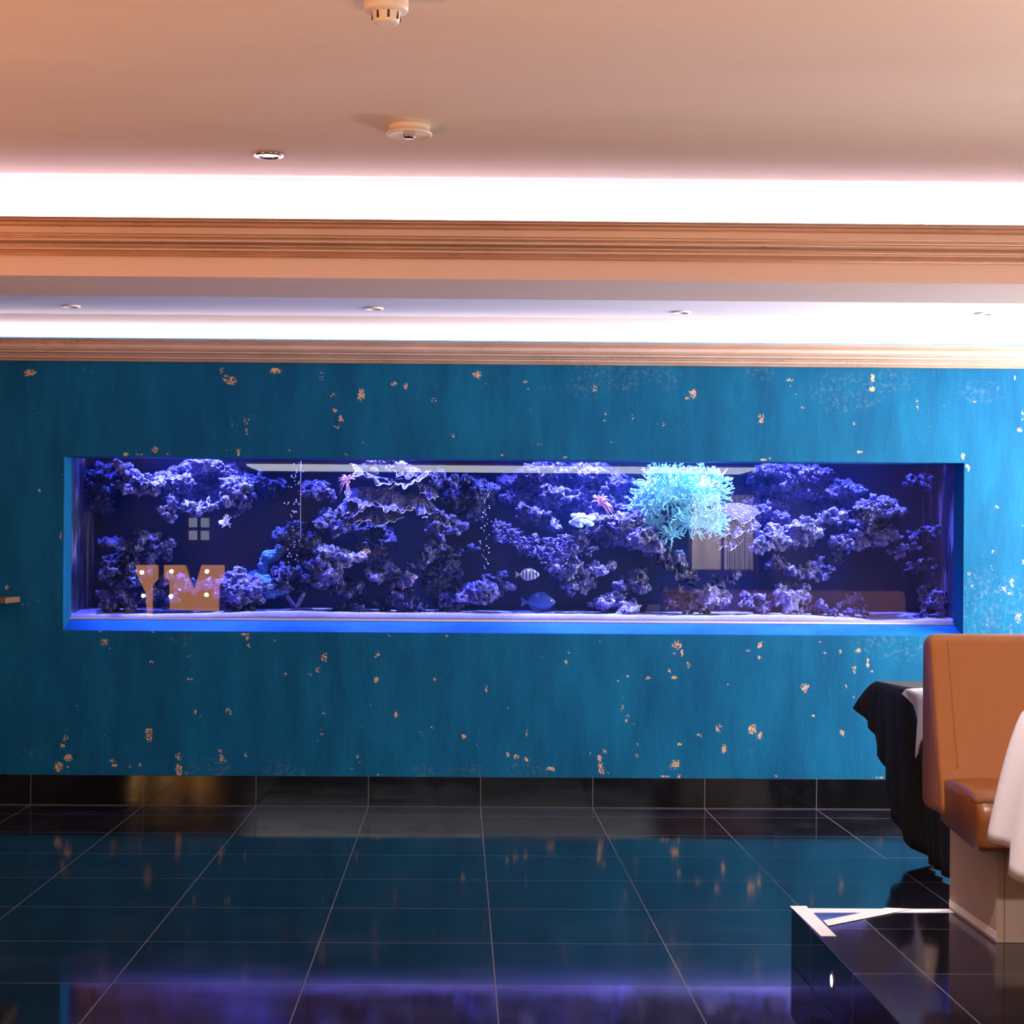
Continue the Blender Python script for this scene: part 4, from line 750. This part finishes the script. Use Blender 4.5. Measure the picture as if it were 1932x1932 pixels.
def downlight(lit):
    def b(t, p):
        c = (p.x, p.y, CEIL)
        MB().lathe([(.048, 0), (.049, -.004), (.046, -.008), (.037, -.009), (.034, -.005), (.033, -.0004)], c, 40).make('trim_ring', M['steel'] if lit else M['plastic'], t, True)
        MB().lathe([(.003, -.001), (.0335, -.001), (.031, -.0025), (.003, -.0025)], c, 32).make('lamp', glow('downlight lamp', (1.0, 0.80, 0.55), 5) if lit else M['steel'], t, True)
    return b
fitting('heat_detector', 'white ceiling heat detector with a stepped vented sensor cap', 729, -14, 'detector', detector_tall)
fitting('smoke_detector', 'round flat ivory smoke detector on the ceiling above the aquarium', 772, 236, 'detector', detector_disc)
fitting('downlight', 'lit recessed downlight in the cream ceiling beside the round detector', 507, 291, 'light', downlight(True))
for px, py, lab in ((134, 577, 'unlit downlight beyond the beam, above the tank end holding the letters'), (706, 581, 'unlit downlight beyond the beam, straight above the plate coral'),
                    (1286, 588, 'unlit downlight beyond the beam, above the pale green coral'), (1857, 591, 'unlit downlight beyond the beam, above the orange bench')):
    fitting('ceiling_spotlight', lab, px, py, 'light', downlight(False), 'downlights in the far ceiling strip')

# ------------------------------------------------------------------ wall shelf, tape
sp = P(20, 1132, 9.30)
MB().box((XL + .3, 9.20, sp.z - .016), (sp.x, WALL_Y, sp.z + .014)).make('wall_shelf', M['wood'], bevel=.002)
tag(bpy.data.objects['wall_shelf'], 'end of a brown wooden shelf on the teal wall beside the aquarium', 'shelf')
def tape(label, pts, z0=PH):
    z = z0 + .0008
    n = len(pts); o = mesh('tape_strip', [(x, y, z) for x, y in pts] + [(x, y, z0) for x, y in pts], [tuple(range(n)), tuple(range(n, 2 * n))] + [(i, (i + 1) % n, n + (i + 1) % n, n + i) for i in range(n)], M['tape'])
    tag(o, label, 'tape')
def onplat(px, py, z=PH):
    y = 5.5
    for _ in range(6): p = P(px, py, y); y *= (CAM_Z - z) / (CAM_Z - p.z)
    p = P(px, py, y); return (p.x, p.y)
tape('white tape strip along the far edge of the black platform', [(1.12, 5.884), (1.637, 5.884), (1.637, 5.825), (1.14, 5.812)])
tape('short white tape strip along the step edge of the platform', [onplat(1490, 1710), onplat(1521, 1710), onplat(1578, 1767), onplat(1549, 1767)], PH + .0009)
tape('white tape strip running slantwise to the bench foot', [onplat(1553, 1738), onplat(1672, 1714), onplat(1722, 1716), onplat(1562, 1748)], PH + .0018)

# ------------------------------------------------------------------ bench
BX = 1.638
bench = thing('bench', 'orange upholstered bench with a high padded back standing on the platform', 'bench', (2.3, 5.6, PH))
b = MB().box((BX, 5.37, PH), (3.4, 5.885, .50)); b.make('base', M['laminate'], bench, bevel=.002)
MB().box((1.661, 5.3685, PH + .003), (1.663, 5.371, .50)).make('base_seam', M['wood'], bench)
def cushion(name, sec, x0, x1, m, rnd=.03, puff=.0, xs=None):
    """loft a closed (y, z) outline along X with rounded, slightly pulled-in ends"""
    n = len(sec); cy = sum(s[0] for s in sec) / n; cz = sum(s[1] for s in sec) / n
    st = [(0, .80), (.15, .90), (.4, .965), (1, 1.0)]
    rows = [(x0 + rnd * a, k) for a, k in st] + [(x0 + .25, 1.0 + puff), ((x0 + x1) / 2, 1.0 + puff), (x1 - .2, 1.0)] + [(x1 - rnd * a, k) for a, k in reversed(st)]
    wmin = min(max(s[0] for s in sec) - min(s[0] for s in sec), max(s[1] for s in sec) - min(s[1] for s in sec)) / 2
    vs = []
    for x, k in rows:
        d = (1 - k) * wmin
        for y, z in sec:
            vy, vz = y - cy, z - cz; L = math.hypot(vy, vz) or 1
            if k > 1: vs.append((x, cy + vy * 1.0, z)) ; continue
            vs.append((x, y - vy / L * d, z - vz / L * d))
    fs = [(i * n + j, i * n + (j + 1) % n, (i + 1) * n + (j + 1) % n, (i + 1) * n + j) for i in range(len(rows) - 1) for j in range(n)]
    fs += [tuple(range(n)), tuple((len(rows) - 1) * n + j for j in range(n))]
    return mesh(name, vs, fs, m, bench, True)
def rounded(pts, r, k=5):
    """round the corners of a (y, z) polygon"""
    out = []; n = len(pts)
    for i in range(n):
        p, a, c = Vector(pts[i]), Vector(pts[i - 1]), Vector(pts[(i + 1) % n]); rr = r[i] if isinstance(r, list) else r
        u, v = (a - p).normalized(), (c - p).normalized(); s, e = p + u * rr, p + v * rr
        for q in range(k + 1):
            f = q / k; out.append(tuple((1 - f) ** 2 * s + 2 * f * (1 - f) * p + f * f * e))
    return out
bk = rounded([(5.895, .52), (5.895, 1.100), (5.800, 1.100), (5.655, .62), (5.645, .52)], [.03, .035, .035, .05, .03])
cushion('backrest', bk, 1.545, 3.4, M['weave'], .04)
stc = rounded([(5.72, .50), (5.72, .635), (5.56, .660), (5.34, .655), (5.262, .60), (5.268, .478), (5.33, .462)], [.02, .02, .05, .06, .04, .02, .02])
cushion('seat', stc, 1.556, 3.4, M['leather'], .05)
sm = MB().tube([(1.598, 5.722 - .0 - (z - .65) * .0 - .0, z) for z in (.64,)] + [(1.6, 5.66 + (z - .62) * .313 - .012, z) for z in (.68, .70, .80, .90, 1.0, 1.06, 1.08)], .0013, 6)
sm.make('back_seam', M['leather'], bench, True)
o = MB().box((BX - .0012, 5.372, PH + .010), (BX - .0001, 5.884, PH + .034)).make('tape_strip', M['tape']); tag(o, 'tape band stuck low on the beige side of the bench base', 'tape')

# ------------------------------------------------------------------ tables and cloths
def table(name, label, x0, x1, y0, y1, z, h, zb):
    t = thing(name, label, 'table', ((x0 + x1) / 2, (y0 + y1) / 2, zb))
    MB().box((x0, y0, z - .03), (x1, y1, z)).make('table_top', M['wood'], t, bevel=.004)
    cx, cy = (x0 + x1) / 2, (y0 + y1) / 2
    MB().lathe([(.01, zb + .02), (.04, zb + .02), (.04, z - .03), (.01, z - .03)], (cx, cy, 0), 20).make('pedestal', M['dark'], t, True)
    MB().lathe([(.01, zb), (.24, zb), (.23, zb + .015), (.05, zb + .022), (.01, zb + .022)], (cx, cy, 0), 28).make('foot', M['dark'], t, True)
def drape(name, label, cat, m, cols, top, nv=14, thick=.003, fold=.012, seed=1, lip=.012):
    """a cloth: a flat top outline and a hanging skirt; cols = [(top xy, hem xyz)]"""
    rnd = random.Random(seed); vs, fs = [], []
    P2 = []
    for i in range(len(cols) - 1):
        (ta, ha), (tb, hb) = cols[i], cols[i + 1]
        k = max(1, int((Vector(hb) - Vector(ha)).length / .022))
        for q in range(k): P2.append(((Vector(ta)).lerp(Vector(tb), q / k), Vector(ha).lerp(Vector(hb), q / k)))
    P2.append((Vector(cols[-1][0]), Vector(cols[-1][1])))
    ph = rnd.random() * 6; acc = 0; last = None
    for tp_, h in P2:
        if last is not None: acc += (h - last).length
        last = h
        for v in range(nv + 1):
            f = v / nv
            base = Vector((tp_.x, tp_.y, top))
            e = f ** 0.62                      # bulge out over the table edge, then hang
            x = base.x + (h.x - base.x) * e; y = base.y + (h.y - base.y) * e; z = base.z + (h.z - base.z) * f
            wob = math.sin(acc * 34 + ph + math.sin(acc * 11) * 1.3) * fold * f
            n = Vector((h.x - base.x, h.y - base.y, 0)); n = n.normalized() if n.length > .01 else Vector((-1, 0, 0))
            vs.append(Vector((x, y, z)) + n * wob)
    nc = len(P2)
    for i in range(nc - 1):
        for v in range(nv): a = i * (nv + 1) + v; fs.append((a, a + 1, a + nv + 2, a + nv + 1))
    return vs, fs, nc, nv
def cloth(name, label, cat, m, cols, top, outline_extra, **kw):
    vs, fs, nc, nv = drape(name, label, cat, m, cols, top, **kw)
    ring_ = [i * (nv + 1) for i in range(nc)]
    b = len(vs); vs += [Vector((x, y, top)) for x, y in outline_extra]
    fs.append(tuple(ring_ + [b + i for i in range(len(outline_extra))]))
    o = mesh(name, vs, fs, m, None, True); s = o.modifiers.new('solid', 'SOLIDIFY'); s.thickness = .003; s.offset = 1
    tag(o, label, cat); return o
# black-clothed table by the wall
BT = .762
table('dining_table', 'table hidden under the black cloth beside the teal wall', 2.02, 2.95, 7.35, 8.39, BT - .004, .75, 0.0)
def Q(px, py, Y): p = P(px, py, Y); return (p.x, p.y, p.z)
cols = [((2.95, 8.41), (2.97, 8.47, .46)), ((2.35, 8.41), (2.37, 8.47, .50)), ((2.03, 8.41), (2.02, 8.50, .52)), ((1.990, 8.410), Q(1614, 1337, 8.47)), ((1.982, 8.400), Q(1634, 1360, 8.42)), ((1.982, 8.36), Q(1652, 1386, 8.34)),
        ((1.982, 8.30), Q(1654, 1425, 8.28)), ((1.982, 8.24), Q(1671, 1448, 8.22)), ((1.982, 8.18), Q(1673, 1500, 8.16)), ((1.982, 8.10), Q(1686, 1548, 8.08)), ((1.982, 8.02), Q(1706, 1580, 8.00)),
        ((1.982, 7.94), Q(1722, 1600, 7.93)), ((1.982, 7.86), Q(1757, 1620, 7.87)), ((1.982, 7.7), (2.07, 7.72, .012)), ((1.982, 7.5), (2.06, 7.5, .014)), ((1.985, 7.33), (2.05, 7.30, .014)), ((2.3, 7.33), (2.3, 7.28, .03)), ((2.95, 7.33), (2.95, 7.28, .05))]
cloth('tablecloth', 'black tablecloth hanging nearly to the floor beside the bench back', 'tablecloth', M['black_cloth'], cols, BT, [], seed=3, fold=.012)
cols = [((2.5, 8.2), (2.5, 8.2, BT + .002)), ((1.985, 7.83), (1.968, 7.83, BT - .015)), ((1.962, 7.76), Q(1726, 1330, 7.76)), ((1.962, 7.70), Q(1735, 1372, 7.70)), ((1.962, 7.62), Q(1745, 1408, 7.64)), ((1.962, 7.5), (1.94, 7.5, .50)), ((1.962, 7.36), (1.94, 7.36, .62)), ((2.5, 7.36), (2.5, 7.36, BT + .002))]
cloth('overlay_cloth', 'white overlay cloth lying slantwise over the black tablecloth', 'tablecloth', M['white_cloth'], cols, BT + .006, [], seed=5, fold=.003)
# white-clothed table in front of the bench
WT = PH + .752
table('dining_table', 'table hidden under the long white cloth in front of the bench', 1.66, 2.7, 4.15, 5.02, WT - .004, .75, PH)
cols = [((2.7, 5.04), (2.7, 5.09, .52)), ((2.0, 5.04), (1.98, 5.10, .54)), ((1.70, 5.04), (1.62, 5.10, .55)), ((1.628, 5.035), Q(1860, 1583, 5.04)), ((1.624, 4.98), Q(1882, 1592, 4.95)), ((1.624, 4.90), Q(1905, 1601, 4.84)), ((1.624, 4.84), Q(1906, 1650, 4.80)),
        ((1.624, 4.76), Q(1922, 1664, 4.70)), ((1.624, 4.62), Q(1945, 1672, 4.60)), ((1.624, 4.4), (1.56, 4.40, .47)), ((1.63, 4.13), (1.56, 4.06, .46)), ((2.7, 4.13), (2.7, 4.05, .5))]
cloth('tablecloth', 'white tablecloth with a flaring hem hanging over the bench seat', 'tablecloth', M['white_cloth'], cols, WT, [], seed=8, fold=.006)
#MARK_ROOM
